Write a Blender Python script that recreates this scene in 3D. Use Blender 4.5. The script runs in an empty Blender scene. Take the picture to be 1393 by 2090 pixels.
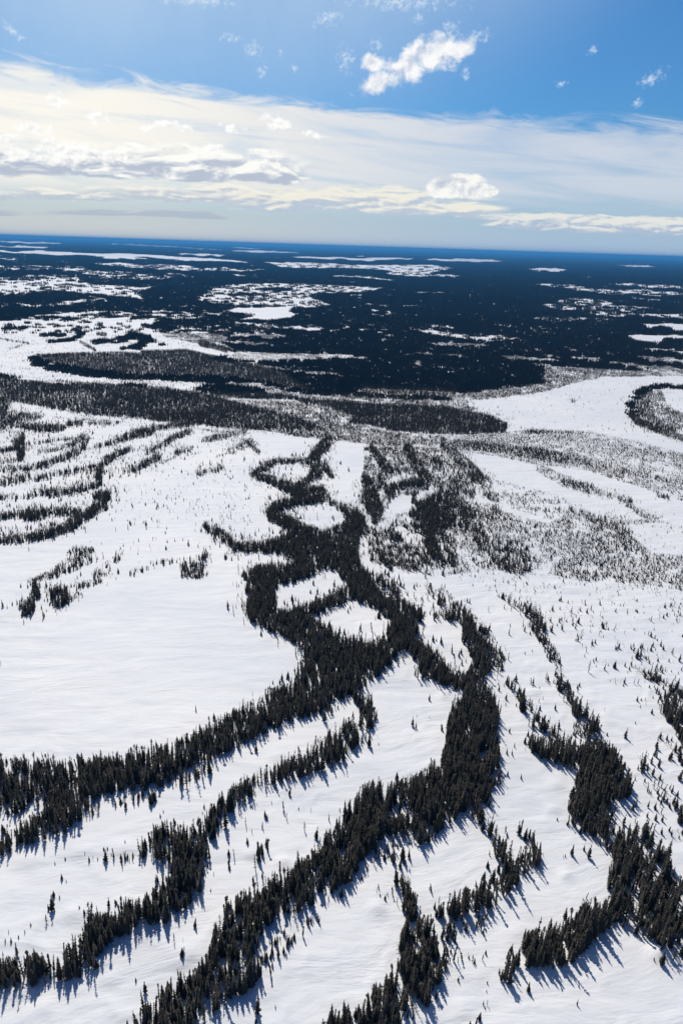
import bpy, math, random
import numpy as np
from mathutils import Matrix, Vector

S = bpy.context.scene
R_ = math.radians
rng = np.random.default_rng(7)
random.seed(7)

# ------------------------------------------------------------------ camera
# Aerial view from 120 m above a frozen string bog, looking north, 20 degrees down, slightly rolled.
CAM_H, DEP, ROLL, FPX, PW, PH = 120.0, R_(19.97), math.asin(0.0323), 1492.0, 1393.0, 2090.0
_F = np.array([0, math.cos(DEP), -math.sin(DEP)])
_U0 = np.array([0, math.sin(DEP), math.cos(DEP)])
_R0 = np.array([1.0, 0, 0])
_R = math.cos(ROLL) * _R0 + math.sin(ROLL) * _U0
_U = -math.sin(ROLL) * _R0 + math.cos(ROLL) * _U0

cam = bpy.data.cameras.new('camera')
cam.sensor_fit = 'VERTICAL'
cam.sensor_height = 24.0
cam.lens = 24.0 * FPX / PH
cam.clip_start, cam.clip_end = 0.5, 200000.0
cam_o = bpy.data.objects.new('camera', cam)
S.collection.objects.link(cam_o)
cam_o.matrix_world = Matrix(((_R[0], _U[0], -_F[0], 0), (_R[1], _U[1], -_F[1], 0), (_R[2], _U[2], -_F[2], CAM_H), (0, 0, 0, 1)))
S.camera = cam_o


def project(x, y, z):
    """world -> survey coordinates (pixels of the 1393 x 2090 photograph)"""
    dx, dy, dz = x, y, z - CAM_H
    a = dx * _R[0] + dy * _R[1] + dz * _R[2]
    b = dx * _U[0] + dy * _U[1] + dz * _U[2]
    c = dx * _F[0] + dy * _F[1] + dz * _F[2]
    c = np.where(c < 1.0, 1.0, c)
    return PW / 2 + FPX * a / c, PH / 2 - FPX * b / c


def ray(px, py):
    d = _F + (px - PW / 2) / FPX * _R - (py - PH / 2) / FPX * _U
    return d / np.linalg.norm(d)


def at(px, py):
    """survey coordinates -> point on the ground plane"""
    d = ray(px, py)
    t = CAM_H / -d[2]
    return d[0] * t, d[1] * t


def azel(px, py):
    d = ray(px, py)
    return math.degrees(math.atan2(d[0], d[1])), math.degrees(math.asin(d[2]))


# ------------------------------------------------------------------ sun, sky, exposure
SUN_EL = 49.0
SUN_AZ = azel(215, 487)[0]                      # degrees east of north (+Y)
sun = bpy.data.lights.new('sun', 'SUN')
sun.energy = 3.6
sun.angle = R_(0.53)
sun.color = (1.0, 0.925, 0.81)
sun_o = bpy.data.objects.new('sun', sun)
S.collection.objects.link(sun_o)
_sd = Vector((math.sin(R_(SUN_AZ)) * math.cos(R_(SUN_EL)), math.cos(R_(SUN_AZ)) * math.cos(R_(SUN_EL)), math.sin(R_(SUN_EL))))
sun_o.rotation_euler = _sd.to_track_quat('Z', 'Y').to_euler()
sun_o.location = (0, 0, 3000)

S.view_settings.view_transform = 'Standard'
S.view_settings.look = 'None'
S.view_settings.exposure = 0.0
S.view_settings.gamma = 1.0
S.render.engine = 'CYCLES'
S.cycles.max_bounces = 4
S.cycles.diffuse_bounces = 2
S.cycles.glossy_bounces = 1
S.cycles.transmission_bounces = 2
S.cycles.volume_bounces = 0
S.cycles.transparent_max_bounces = 4
S.cycles.caustics_reflective = False
S.cycles.caustics_refractive = False
S.cycles.use_denoising = True
S.cycles.denoiser = 'OPENIMAGEDENOISE'
S.cycles.denoising_input_passes = 'RGB_ALBEDO_NORMAL'
S.cycles.denoising_prefilter = 'ACCURATE'
S.cycles.sample_clamp_indirect = 4.0


class Nodes:
    """small helper that writes shader node graphs as arithmetic"""

    def __init__(self, tree):
        self.t = tree
        tree.nodes.clear()

    def n(self, kind, **kw):
        nd = self.t.nodes.new(kind)
        for k, v in kw.items():
            setattr(nd, k, v)
        return nd

    def put(self, sock, v):
        if isinstance(v, bpy.types.NodeSocket):
            self.t.links.new(v, sock)
        else:
            sock.default_value = v

    def m(self, op, a, b=0.0, c=0.0, clamp=False):
        nd = self.n('ShaderNodeMath', operation=op, use_clamp=clamp)
        for s, v in zip(nd.inputs, (a, b, c)):
            self.put(s, v)
        return nd.outputs[0]

    def step(self, v, lo, hi, a=0.0, b=1.0):
        nd = self.n('ShaderNodeMapRange', interpolation_type='SMOOTHSTEP', clamp=True)
        for s, q in zip(nd.inputs, (v, lo, hi, a, b)):
            self.put(s, q)
        return nd.outputs[0]

    def vec(self, x, y, z=0.0):
        nd = self.n('ShaderNodeCombineXYZ')
        for s, v in zip(nd.inputs, (x, y, z)):
            self.put(s, v)
        return nd.outputs[0]

    def noise(self, v, scale=1.0, detail=5.0, rough=0.55, dist=0.0):
        nd = self.n('ShaderNodeTexNoise')
        self.put(nd.inputs['Vector'], v)
        nd.inputs['Scale'].default_value = scale
        nd.inputs['Detail'].default_value = detail
        nd.inputs['Roughness'].default_value = rough
        nd.inputs['Distortion'].default_value = dist
        return nd.outputs['Fac']

    def mix(self, f, a, b):
        nd = self.n('ShaderNodeMix', data_type='RGBA')
        self.put(nd.inputs[0], f)
        self.put(nd.inputs[6], a)
        self.put(nd.inputs[7], b)
        return nd.outputs[2]


def build_world():
    w = bpy.data.worlds.new('World')
    S.world = w
    w.use_nodes = True
    g = Nodes(w.node_tree)
    sky = g.n('ShaderNodeTexSky', sky_type='NISHITA', sun_disc=False)
    sky.sun_elevation = R_(SUN_EL)
    sky.sun_rotation = R_(SUN_AZ)
    sky.altitude = 300
    sky.air_density = 1.0
    sky.dust_density = 0.9
    sky.ozone_density = 3.0
    K = 0.075                                      # strength of the sky
    tc = g.n('ShaderNodeTexCoord')
    sp = g.n('ShaderNodeSeparateXYZ')
    g.t.links.new(tc.outputs['Generated'], sp.inputs[0])
    x, y, z = sp.outputs
    el = g.m('MULTIPLY', g.m('ARCSINE', z), 57.29578)
    az = g.m('MULTIPLY', g.m('ARCTAN2', x, y), 57.29578)

    def lin(r, gg, b, k=1.0):
        f = lambda v: ((v / 255) / 12.92 if v / 255 <= 0.04045 else ((v / 255 + 0.055) / 1.055) ** 2.4)
        return (f(r) * k / K, f(gg) * k / K, f(b) * k / K, 1.0)

    # -------- high veil of cirrostratus: streaked sheet whose upper edge slopes down to the east
    stre = g.noise(g.vec(g.m('MULTIPLY', az, 0.055), g.m('ADD', g.m('MULTIPLY', el, 0.55), g.m('MULTIPLY', az, 0.045))), 1.0, 7, 0.6, 0.6)
    wisp = g.noise(g.vec(g.m('MULTIPLY', az, 0.16), g.m('ADD', g.m('MULTIPLY', el, 0.8), g.m('MULTIPLY', az, 0.05)), 4.0), 1.0, 8, 0.62, 1.2)
    top = g.m('ADD', g.m('MULTIPLY', az, -0.055), 9.35)
    e1 = g.m('SUBTRACT', g.m('ADD', top, g.m('MULTIPLY', g.m('SUBTRACT', wisp, 0.5), 3.6)), el)
    veil = g.step(e1, -0.15, 1.15)
    low = g.step(el, 1.0, 4.2)
    body = g.step(stre, 0.28, 0.58, 0.55, 1.0)
    veil = g.m('MULTIPLY', g.m('MULTIPLY', veil, low), body)
    veil = g.m('MULTIPLY', veil, g.step(az, -20.0, 25.0, 1.0, 0.82))
    veil_c = g.mix(g.step(az, -22.0, 14.0), lin(254, 250, 240), lin(218, 222, 230))
    tint = g.n('ShaderNodeMix', data_type='RGBA', blend_type='MULTIPLY')
    tint.inputs[0].default_value = 1.0
    g.t.links.new(sky.outputs[0], tint.inputs[6])
    tint.inputs[7].default_value = (0.34, 0.76, 1.12, 1)
    # upper sky, above the view, darkened to weaken fill light in the shadows
    dim_top = g.n('ShaderNodeMix', data_type='RGBA', blend_type='MULTIPLY')
    g.put(dim_top.inputs[0], g.step(el, 17.0, 48.0))
    g.t.links.new(tint.outputs[2], dim_top.inputs[6])
    dim_top.inputs[7].default_value = (0.34, 0.46, 0.66, 1)
    dot = g.n('ShaderNodeVectorMath', operation='DOT_PRODUCT')       # thin bright veil round the sun
    g.t.links.new(tc.outputs['Generated'], dot.inputs[0])
    dot.inputs[1].default_value = tuple(_sd)
    glow = g.m('MULTIPLY', g.step(dot.outputs['Value'], math.cos(R_(47)), math.cos(R_(27))), 0.80)
    glow = g.m('MULTIPLY', glow, g.step(g.noise(g.vec(g.m('MULTIPLY', az, 0.09), g.m('MULTIPLY', el, 0.05), 6.0), 1.0, 4, 0.6), 0.25, 0.75, 0.75, 1.1))
    base = g.mix(g.m('MULTIPLY', glow, g.step(el, 20.0, 45.0, 1.0, 0.2)), dim_top.outputs[2], lin(206, 226, 242))
    col = g.mix(veil, base, veil_c)

    hz = g.step(el, 0.2, 5.0, 0.96, 0.0)
    col = g.mix(hz, col, g.mix(g.step(az, -22.0, 20.0), lin(216, 217, 214), lin(178, 199, 221)))

    # -------- rows of low cumulus toward the horizon
    def row(seed, sx, sy, line, hgt, cover, col, light, dark, op=1.0, base=0.35):
        """a row of flat-based cumulus strung along a line given in survey coordinates"""
        pts = [azel(*q) for q in line]
        el0 = None
        for (a0, e0), (a1, e1) in zip(pts[:-1], pts[1:]):
            nd = g.n('ShaderNodeMapRange', clamp=True)
            for s_, q in zip(nd.inputs, (az, a0, a1, e0 if el0 is None else 0.0, e1 if el0 is None else e1 - e0)):
                g.put(s_, q)
            el0 = nd.outputs[0] if el0 is None else g.m('ADD', el0, nd.outputs[0])
        t = g.m('MULTIPLY', g.m('SUBTRACT', el, el0), 1.0 / hgt)          # 0 at the base, 1 at the tops
        v = g.vec(g.m('MULTIPLY', az, sx), g.m('MULTIPLY', el, sy), seed)
        n1 = g.noise(v, 1.0, 9, 0.6, 0.5)
        big = g.noise(g.vec(g.m('MULTIPLY', az, sx * 0.45), seed * 1.7, 0.0), 1.0, 2)
        n2 = g.noise(g.vec(g.m('ADD', g.m('MULTIPLY', az, sx), -0.10), g.m('ADD', g.m('MULTIPLY', el, sy), 0.28), seed), 1.0, 6, 0.58, 0.5)
        prof = g.m('MULTIPLY', g.step(t, -0.30, 0.10), g.step(t, 0.15, 1.25, 1.0, 0.0))
        side = g.m('MULTIPLY', g.step(az, pts[0][0] - 3, pts[0][0] + 2), g.step(az, pts[-1][0] - 3, pts[-1][0] + 2, 1.0, 0.0))
        q = g.m('ADD', g.m('ADD', prof, g.m('MULTIPLY', g.m('SUBTRACT', n1, 0.5), 2.2)), g.m('MULTIPLY', g.m('SUBTRACT', big, 0.5), 1.6))
        q = g.m('MULTIPLY', q, g.m('MULTIPLY', side, g.step(prof, 0.0, 0.3)))
        a = g.m('MULTIPLY', g.step(q, 0.97 - cover, 1.38 - cover), op)
        sh = g.m('ADD', g.m('MULTIPLY', g.m('SUBTRACT', n2, n1), 3.0), g.m('SUBTRACT', base, t))
        sh = g.step(sh, -0.22, 0.42)
        return g.mix(a, col, g.mix(sh, light, dark))

    warm, cream = lin(255, 254, 248, 1.02), lin(250, 246, 234)
    dk, dk2 = lin(184, 194, 211), lin(192, 201, 214)
    col = row(2.3, 0.30, 0.9, [(-120, 352), (150, 352), (330, 356), (640, 368)], 2.2, 0.62, col, warm, dk, 0.96, 0.42)
    col = row(7.1, 0.32, 1.5, [(-120, 408), (200, 408), (480, 408), (700, 415)], 1.3, 0.52, col, cream, dk2, 0.85, 0.45)
    col = row(12.9, 0.34, 1.4, [(480, 425), (700, 425), (860, 434), (1040, 446)], 1.9, 0.60, col, lin(247, 243, 228), lin(190, 202, 218), 0.9, 0.35)
    col = row(18.5, 0.42, 1.8, [(1010, 462), (1120, 466), (1300, 474), (1480, 480)], 1.2, 0.68, col, lin(240, 238, 230), lin(180, 196, 216), 0.9, 0.35)
    col = row(23.0, 0.16, 1.8, [(-120, 440), (200, 440), (330, 442), (480, 448)], 0.7, 0.45, col, lin(205, 208, 212), lin(176, 186, 202), 0.7, 0.9)

    # -------- single cumulus puffs
    def puff(parts, sc, seed, col, light, dark, hard=0.16, amp=0.9, op=1.0, det=6):
        v = g.vec(g.m('MULTIPLY', az, sc), g.m('MULTIPLY', el, sc * 1.15), seed)
        n1 = g.m('SUBTRACT', g.noise(v, 1.0, det, 0.55, 0.3), 0.5)
        v2 = g.vec(g.m('ADD', g.m('MULTIPLY', az, sc), -0.18), g.m('ADD', g.m('MULTIPLY', el, sc * 1.15), 0.35), seed)
        n2 = g.m('SUBTRACT', g.noise(v2, 1.0, 5, 0.55, 0.3), 0.5)
        best = None
        for (px, py, rx, ry, tilt) in parts:
            a0, e0 = azel(px, py)
            k = math.degrees(1 / FPX) * 0.93
            da, de = g.m('SUBTRACT', az, a0), g.m('SUBTRACT', el, e0)
            ct, st = math.cos(R_(tilt)), math.sin(R_(tilt))
            u = g.m('MULTIPLY', g.m('ADD', g.m('MULTIPLY', da, ct), g.m('MULTIPLY', de, st)), 1 / (rx * k))
            w_ = g.m('MULTIPLY', g.m('SUBTRACT', g.m('MULTIPLY', de, ct), g.m('MULTIPLY', da, st)), 1 / (ry * k))
            q = g.m('SUBTRACT', 1.0, g.m('SQRT', g.m('ADD', g.m('MULTIPLY', u, u), g.m('MULTIPLY', w_, w_))))
            best = q if best is None else g.m('SMOOTH_MAX', best, q, 0.2)
        dens = g.m('ADD', best, g.m('MULTIPLY', n1, amp))
        a = g.step(dens, 0.0, hard * 3)
        a = g.m('MULTIPLY', a, op)
        sh = g.step(g.m('ADD', g.m('SUBTRACT', n2, n1), g.m('MULTIPLY', dens, 0.10)), -0.06, 0.30)
        return g.mix(a, col, g.mix(sh, light, dark))

    W, Gy = lin(252, 252, 252), lin(205, 215, 230)
    thin = [(705, 122, 20, 24, 0), (515, 100, 18, 18, 0), (535, 145, 12, 14, -40), (670, 38, 32, 14, 10), (820, 5, 120, 14, 0), (400, 2, 90, 10, 0),
            (470, 78, 24, 8, 0), (600, 140, 11, 7, 0), (1206, 103, 11, 8, 0), (1143, 171, 12, 6, 0), (1328, 160, 30, 12, 20), (1301, 209, 10, 10, 0),
            (770, 92, 18, 14, 0), (853, 38, 14, 10, 0), (975, 72, 24, 14, 0), (920, 60, 24, 14, 0), (572, 112, 6, 10, 0), (950, 150, 9, 16, 0),
            (25, 62, 30, 8, -35), (215, 177, 18, 6, 0), (105, 172, 30, 4, 0)]
    col = puff(thin, 2.6, 21.0, col, lin(222, 234, 247), lin(180, 208, 238), 0.55, 3.6, 0.8, 4)
    col = puff([(885, 107, 66, 36, 14), (835, 135, 62, 34, 32), (765, 172, 46, 22, 18), (760, 128, 26, 18, 0), (940, 98, 34, 20, 0)], 0.8, 33.0, col, W, lin(198, 210, 228), 0.22, 2.2, 1.0, 8)
    col = puff([(935, 386, 72, 20, -3), (952, 372, 40, 20, 0), (898, 384, 36, 18, 0), (988, 388, 34, 13, -6)], 0.9, 41.0, col, lin(253, 252, 248), lin(194, 203, 217), 0.10, 1.1, 1.0, 8)
    col = puff([(135, 305, 62, 20, 0), (200, 238, 26, 14, 0), (440, 302, 24, 9, 0), (298, 262, 14, 10, 0), (65, 262, 46, 12, 0), (560, 250, 40, 14, -8), (120, 205, 20, 16, 0), (350, 255, 46, 10, -6), (470, 262, 30, 10, -4), (20, 285, 34, 10, 0), (280, 300, 30, 8, 0), (540, 310, 30, 6, 0), (40, 315, 40, 10, 0), (220, 318, 40, 10, 0), (640, 275, 26, 8, -8)], 1.5, 51.0, col, lin(255, 255, 252, 1.04), lin(236, 236, 234), 0.22, 2.4, 0.9)

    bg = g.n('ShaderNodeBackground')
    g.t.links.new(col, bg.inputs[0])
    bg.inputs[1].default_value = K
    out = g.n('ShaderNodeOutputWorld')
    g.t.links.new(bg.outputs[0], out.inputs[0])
    w.cycles.sampling_method = 'MANUAL'
    w.cycles.sample_map_resolution = 512


build_world()


# ------------------------------------------------------------------ numeric noise
def _h(ix, iy, s):
    a = (ix.astype(np.int64) * 374761393 + iy.astype(np.int64) * 668265263 + s * 982451653) & 0xFFFFFFFF
    a = ((a ^ (a >> 13)) * 1274126177) & 0xFFFFFFFF
    a = a ^ (a >> 16)
    return (a & 0xFFFFFF) / float(0xFFFFFF)


def vnoise(x, y, s=0):
    ix, iy = np.floor(x), np.floor(y)
    fx, fy = x - ix, y - iy
    fx, fy = fx * fx * (3 - 2 * fx), fy * fy * (3 - 2 * fy)
    a, b = _h(ix, iy, s), _h(ix + 1, iy, s)
    c, d = _h(ix, iy + 1, s), _h(ix + 1, iy + 1, s)
    return (a + (b - a) * fx) * (1 - fy) + (c + (d - c) * fx) * fy


def fbm(x, y, s=0, o=4):
    t, a, n = 0.0, 1.0, 0.0
    for k in range(o):
        t = t + a * vnoise(x * 2 ** k + 17.3 * k, y * 2 ** k - 9.1 * k, s + k)
        n += a
        a *= 0.55
    return t / n


# ------------------------------------------------------------------ survey of the bog: where trees stand
# Every outline is given in survey coordinates and carried to the ground by at()/project().
# op = (kind, points, density 0..1, mode)   mode 'max' adds trees, 'set' replaces what was there
OPS = []


def P(d, *pts, mode='set'):
    OPS.append(('poly', np.array(pts, float), d, mode))


def K(d, *pts, w=None, mode='max'):
    a = np.array([(p[0], p[1], p[2] if len(p) > 2 else w) for p in pts], float)
    OPS.append(('line', a, d, mode))


def O(d, *pts, w=None):
    """opening in the woods: tapering ends and an uneven width"""
    if w is None:
        return K(d, *pts, mode='set')
    a = np.array(pts, float)
    seg = np.concatenate([[0], np.cumsum(np.hypot(*np.diff(a, axis=0).T))])
    t = np.linspace(0, 1, 14)
    x, y = np.interp(t * seg[-1], seg, a[:, 0]), np.interp(t * seg[-1], seg, a[:, 1])
    wd = w * (0.18 + 1.0 * np.sin(np.pi * np.clip(t, 0.0, 1)) ** 0.6) * rng.uniform(0.55, 1.25, 14)
    K(d, *np.column_stack([x, y + rng.normal(0, 0.25 * w, 14), wd]), mode='set')


# ---- the great woods toward the horizon, with everything open cut out of them
P(1, (-400, 380), (1800, 380), (1800, 765), (1229, 768), (1162, 780), (1106, 800), (982, 815), (930, 850), (700, 870), (600, 815), (460, 800), (330, 775), (-400, 770))
# thin frozen lakes along the horizon
O(0, (-60, 482), (110, 488), w=1.2)
O(0, (-60, 491), (130, 497), w=2.6)
O(.1, (200, 497), (310, 501), (464, 511), w=1.6)
O(0, (-60, 501), (115, 506), w=2.2)
O(0, (-60, 511), (180, 519), (330, 524), (464, 532), (520, 537), w=3.8)
O(0, (200, 526), (305, 528), w=2.2)
O(0, (360, 518), (464, 521), w=2.6)
O(.1, (-60, 526), (60, 530), w=2.6)
O(.1, (190, 538), (330, 545), (430, 549), (464, 552), (540, 553), w=4.5)
O(.25, (-60, 544), (120, 548), (240, 556), (310, 563), (400, 566), w=7)
O(.2, (-60, 568), (100, 565), (200, 566), (330, 567), w=4)
P(.07, (-100, 572), (45, 571), (123, 570), (187, 578), (287, 585), (327, 583), (280, 595), (300, 612), (233, 603), (165, 597), (110, 594), (0, 602), (-100, 604))
O(.2, (40, 622, 4), (90, 622, 3), (140, 617, 4), (200, 610, 4), (220, 614, 3))
O(0, (464, 505), (540, 508), w=1.2)
O(0, (464, 512), (560, 514), (615, 516), w=2.2)
O(0, (470, 560), (508, 563), w=1.8)
O(0, (597, 525), (741, 529), (851, 527), w=2.8)
O(0, (722, 523), (745, 523), w=1.2)
O(0, (864, 530), (1030, 533), w=3.2)
P(.05, (537, 534), (670, 536), (711, 540), (884, 540), (927, 547), (880, 558), (887, 566), (824, 564), (784, 559), (797, 553), (731, 549), (574, 546))
O(.05, (860, 561), (945, 563), w=3)
O(.1, (674, 561), (741, 566), (818, 573), w=2.8)
P(.12, (430, 590), (464, 579), (544, 577), (697, 581), (784, 587), (764, 594), (697, 599), (631, 600), (644, 608), (680, 622), (640, 627), (547, 623), (464, 621), (400, 612))
O(.9, (470, 602), (540, 600), w=2)
O(.9, (520, 590), (600, 591), w=1.6)
P(0, (455, 634), (480, 626), (604, 624), (592, 633), (606, 646), (564, 652), (490, 651), (517, 641))
O(.1, (711, 602), (741, 601), w=2)
O(.1, (725, 608), (738, 607), w=1.6)
O(.3, (740, 618), (800, 624), w=2.5)
O(0, (756, 632), (769, 632), w=3.2)
O(0, (785, 635), (800, 636), w=2.2)
O(0, (760, 641), (795, 643), w=1.8)
O(.1, (815, 623), (860, 624), w=1.5)
O(.2, (835, 595), (880, 597), (930, 596), w=1.4)
O(.25, (690, 650), (740, 652), w=3)
O(.2, (464, 655), (540, 663), (600, 667), (660, 672), (720, 668), w=3.4)
O(0, (700, 667), (713, 666), w=2.4)
O(0, (730, 672), (748, 671), w=2.4)
O(.1, (765, 677), (787, 674), w=2.4)
O(.1, (770, 691), (800, 693), w=2.4)
O(.1, (733, 690), (738, 697), w=3)
O(.1, (785, 683), (800, 681), w=2)
O(.2, (464, 683), (520, 680), (590, 686), w=4.5)
O(.2, (464, 695), (540, 700), (575, 705), w=3.4)
O(.1, (820, 666), (870, 672), (929, 685), (1000, 688), (1075, 693), w=5.5)
O(.1, (870, 662), (930, 668), w=3)
O(.2, (870, 698), (929, 701), (995, 703), w=3.5)
O(.1, (464, 722, 8), (540, 726, 9), (610, 726, 7), (680, 725, 5), (748, 727, 3))
O(.15, (480, 738, 5), (540, 746, 5.5), (600, 755, 4.5), (690, 760, 2))
O(.3, (815, 723), (860, 720), (929, 722), (960, 728), w=3.4)
O(.35, (848, 740), (856, 742), w=6)
# lakes and mires to the east
O(0, (1074, 549), (1160, 551), w=3.6)
O(0, (1255, 541), (1336, 544), w=2)
O(.05, (1185, 561), (1210, 567), w=1.8)
O(.05, (1239, 578), (1393, 587), (1460, 592), w=3.4)
O(.1, (1085, 581), (1162, 588), (1229, 594), (1393, 600), (1460, 604), w=5.5)
O(.1, (1269, 605), (1386, 617), w=1.8)
O(0, (1260, 522), (1393, 527), (1460, 530), w=1.2)
P(.26, (1100, 621), (1176, 605), (1222, 609), (1262, 621), (1346, 628), (1280, 637), (1195, 635), (1130, 631))
O(.2, (1190, 638), (1260, 642), (1460, 648), w=4.5)
O(.4, (1080, 648), (1160, 650), (1240, 653), w=5)
O(.2, (1005, 660), (1050, 665), w=2.4)
O(.2, (1085, 667), (1130, 671), w=2.4)
P(0, (1310, 660), (1362, 658), (1460, 662), (1460, 684), (1375, 673), (1355, 664), (1340, 666), (1322, 671))
P(0, (1273, 681), (1389, 682), (1460, 688), (1460, 692), (1356, 690), (1352, 699), (1296, 694))
O(.15, (1016, 726), (1075, 731), (1100, 736), w=4)
O(.1, (1066, 727), (1120, 732), (1155, 738), w=3)
O(.1, (1110, 722), (1150, 729), w=2.4)
O(.1, (1160, 711), (1182, 715), w=2.4)
O(.2, (1080, 740), (1150, 748), w=3)
O(.2, (1170, 728), (1230, 735), w=4)
O(.2, (1230, 715), (1250, 724), w=2.6)
O(.05, (1315, 709), (1393, 716), (1460, 722), w=4)
O(.15, (1290, 725), (1393, 737), (1460, 742), w=6)
O(.2, (1240, 737), (1300, 745), (1393, 752), w=4)
O(.3, (1205, 700), (1215, 701), w=2)
O(.2, (1090, 708), (1100, 712), w=3)
P(.26, (982, 793), (1106, 780), (1106, 742), (1180, 748), (1300, 752), (1460, 748), (1460, 775), (1229, 775), (1162, 785), (1112, 805), (929, 822), (900, 800))
# white plain to the east, and the wooded point in it
P(.015, (905, 830), (929, 818), (1000, 812), (1112, 797), (1162, 782), (1229, 768), (1300, 766), (1460, 766), (1460, 960), (1393, 920), (1300, 898), (1210, 876), (1110, 868), (1030, 855), (940, 836))
K(.95, (1460, 786, 7), (1393, 787, 7), (1330, 786, 8), (1302, 797, 10), (1292, 815, 10), (1287, 840, 10), (1298, 858, 9), (1340, 877, 8), (1393, 895, 8), (1460, 915, 8))
K(.5, (1320, 800, 12), (1310, 830, 14), (1330, 860, 12), (1370, 880, 12))
K(.22, (1340, 810, 16), (1345, 840, 22), (1393, 860, 18), (1460, 880, 18))
K(.5, (1165, 818), (1172, 818), w=3)
# white mires to the west with wooded islands
P(.055, (-200, 656), (30, 652), (90, 640), (180, 634), (300, 632), (400, 634), (430, 634), (400, 642), (320, 656), (300, 664), (370, 670), (400, 685), (464, 700), (480, 722), (420, 729), (250, 720), (110, 722), (62, 727), (70, 742), (120, 757), (200, 766), (300, 774), (400, 776), (464, 781), (540, 790), (590, 801), (540, 790), (400, 786), (280, 788), (140, 783), (60, 770), (0, 764), (-200, 760))
P(.45, (180, 634), (300, 630), (464, 632), (464, 640), (400, 652), (320, 656), (230, 650), (150, 650))
P(.4, (300, 664), (370, 660), (464, 660), (464, 700), (400, 700), (340, 690))
K(1, (10, 667), (55, 668), w=5)
K(1, (90, 682), (130, 682), w=6)
K(.9, (115, 664), (145, 663), w=4)
K(1, (155, 671, 8), (168, 680, 7), (150, 692, 5), (100, 695, 4))
K(.6, (165, 697), (195, 714), w=4)
K(1, (195, 697, 6), (240, 693, 8), (275, 682, 10), (300, 690, 10), (285, 705, 9), (250, 710, 4))
K(1, (300, 690, 7), (335, 702, 5))
K(.8, (80, 648), (160, 650), w=6)
K(.7, (170, 655), (205, 660), w=5)
K(.9, (300, 666), (360, 668), w=5)
K(.9, (335, 652), (464, 660), w=6)
K(.9, (410, 700), (464, 713), w=7)
K(.9, (430, 677), (464, 680), w=6)
K(.6, (200, 680), (215, 682), w=5)
K(.5, (0, 690), (60, 700), (20, 712), w=2)
P(0, (383, 713), (410, 711), (450, 721), (425, 727), (395, 725))
K(.8, (290, 719), (380, 716), (464, 735), w=5)
# long wooded island, the band below it, the small island between
P(.72, (58, 727), (75, 721), (130, 718), (250, 716), (330, 720), (384, 716), (440, 731), (500, 740), (540, 772), (464, 770), (300, 766), (200, 757), (120, 745))
P(.86, (384, 716), (440, 728), (540, 745), (690, 763), (690, 803), (620, 798), (540, 781), (464, 772), (400, 768))
P(.97, (560, 748), (690, 763), (900, 770), (900, 815), (760, 806), (640, 800), (600, 775))
P(.9, (-200, 757), (0, 760), (40, 773), (110, 780), (120, 773), (140, 778), (270, 784), (330, 788), (400, 798), (464, 812), (560, 830), (640, 855), (700, 872), (640, 885), (500, 876), (380, 866), (280, 854), (180, 846), (100, 832), (30, 820), (-200, 825))
P(.7, (-200, 757), (0, 760), (40, 773), (110, 790), (190, 800), (180, 846), (100, 832), (30, 820), (-200, 825))
K(1, (110, 781), (142, 783), w=6)
K(1, (262, 783), (293, 787), w=7)
K(.7, (165, 764), (180, 762), w=4)
P(.98, (395, 786), (420, 778), (480, 778), (560, 788), (600, 800), (640, 815), (520, 815), (440, 810), (410, 802))
O(.12, (464, 779, 4), (530, 783, 5), (565, 796, 6), (620, 806, 6), (680, 812, 6), (760, 816, 6), (840, 820, 7), (900, 822, 8), (960, 826, 9))
P(.5, (730, 782), (870, 788), (929, 790), (929, 812), (840, 812), (740, 806))
P(.34, (440, 812), (600, 816), (680, 828), (730, 850), (700, 872), (660, 874), (590, 850), (500, 826))
P(1, (700, 822), (860, 822), (930, 832), (1000, 846), (1036, 862), (1030, 884), (930, 888), (800, 880), (720, 858))
# speckled belt under the dark woods
P(.42, (500, 872), (640, 872), (700, 866), (720, 858), (800, 878), (930, 886), (960, 900), (960, 930), (900, 912), (860, 908), (800, 912), (740, 905), (660, 898), (600, 890))
P(.42, (930, 886), (1036, 878), (1100, 872), (1200, 877), (1300, 898), (1393, 922), (1460, 945), (1460, 1020), (1393, 1005), (1330, 990), (1270, 965), (1200, 960), (1100, 950), (1000, 930), (930, 920))
P(.2, (1150, 905), (1300, 935), (1460, 985), (1460, 1040), (1330, 1000), (1250, 975), (1180, 950))
K(1, (1075, 880), (1110, 882), w=5)
K(.95, (930, 905, 10), (1020, 914, 11), (1100, 926, 13), (1180, 938, 11), (1200, 943, 6))
K(.5, (1180, 938, 12), (1240, 955, 10), (1300, 968, 8), (1393, 985, 8))
K(.4, (1100, 955, 10), (1160, 985, 14), (1210, 1000, 10))
K(.9, (1150, 982, 8), (1200, 997, 11))
K(.7, (1215, 1003, 7), (1250, 1012, 6), (1285, 1022, 6))
K(.5, (1280, 1030, 6), (1320, 1055, 8), (1340, 1060, 6))
K(.4, (1275, 1065), (1330, 1060), w=7)
K(.7, (1340, 1008), (1362, 1015), w=5)
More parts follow.
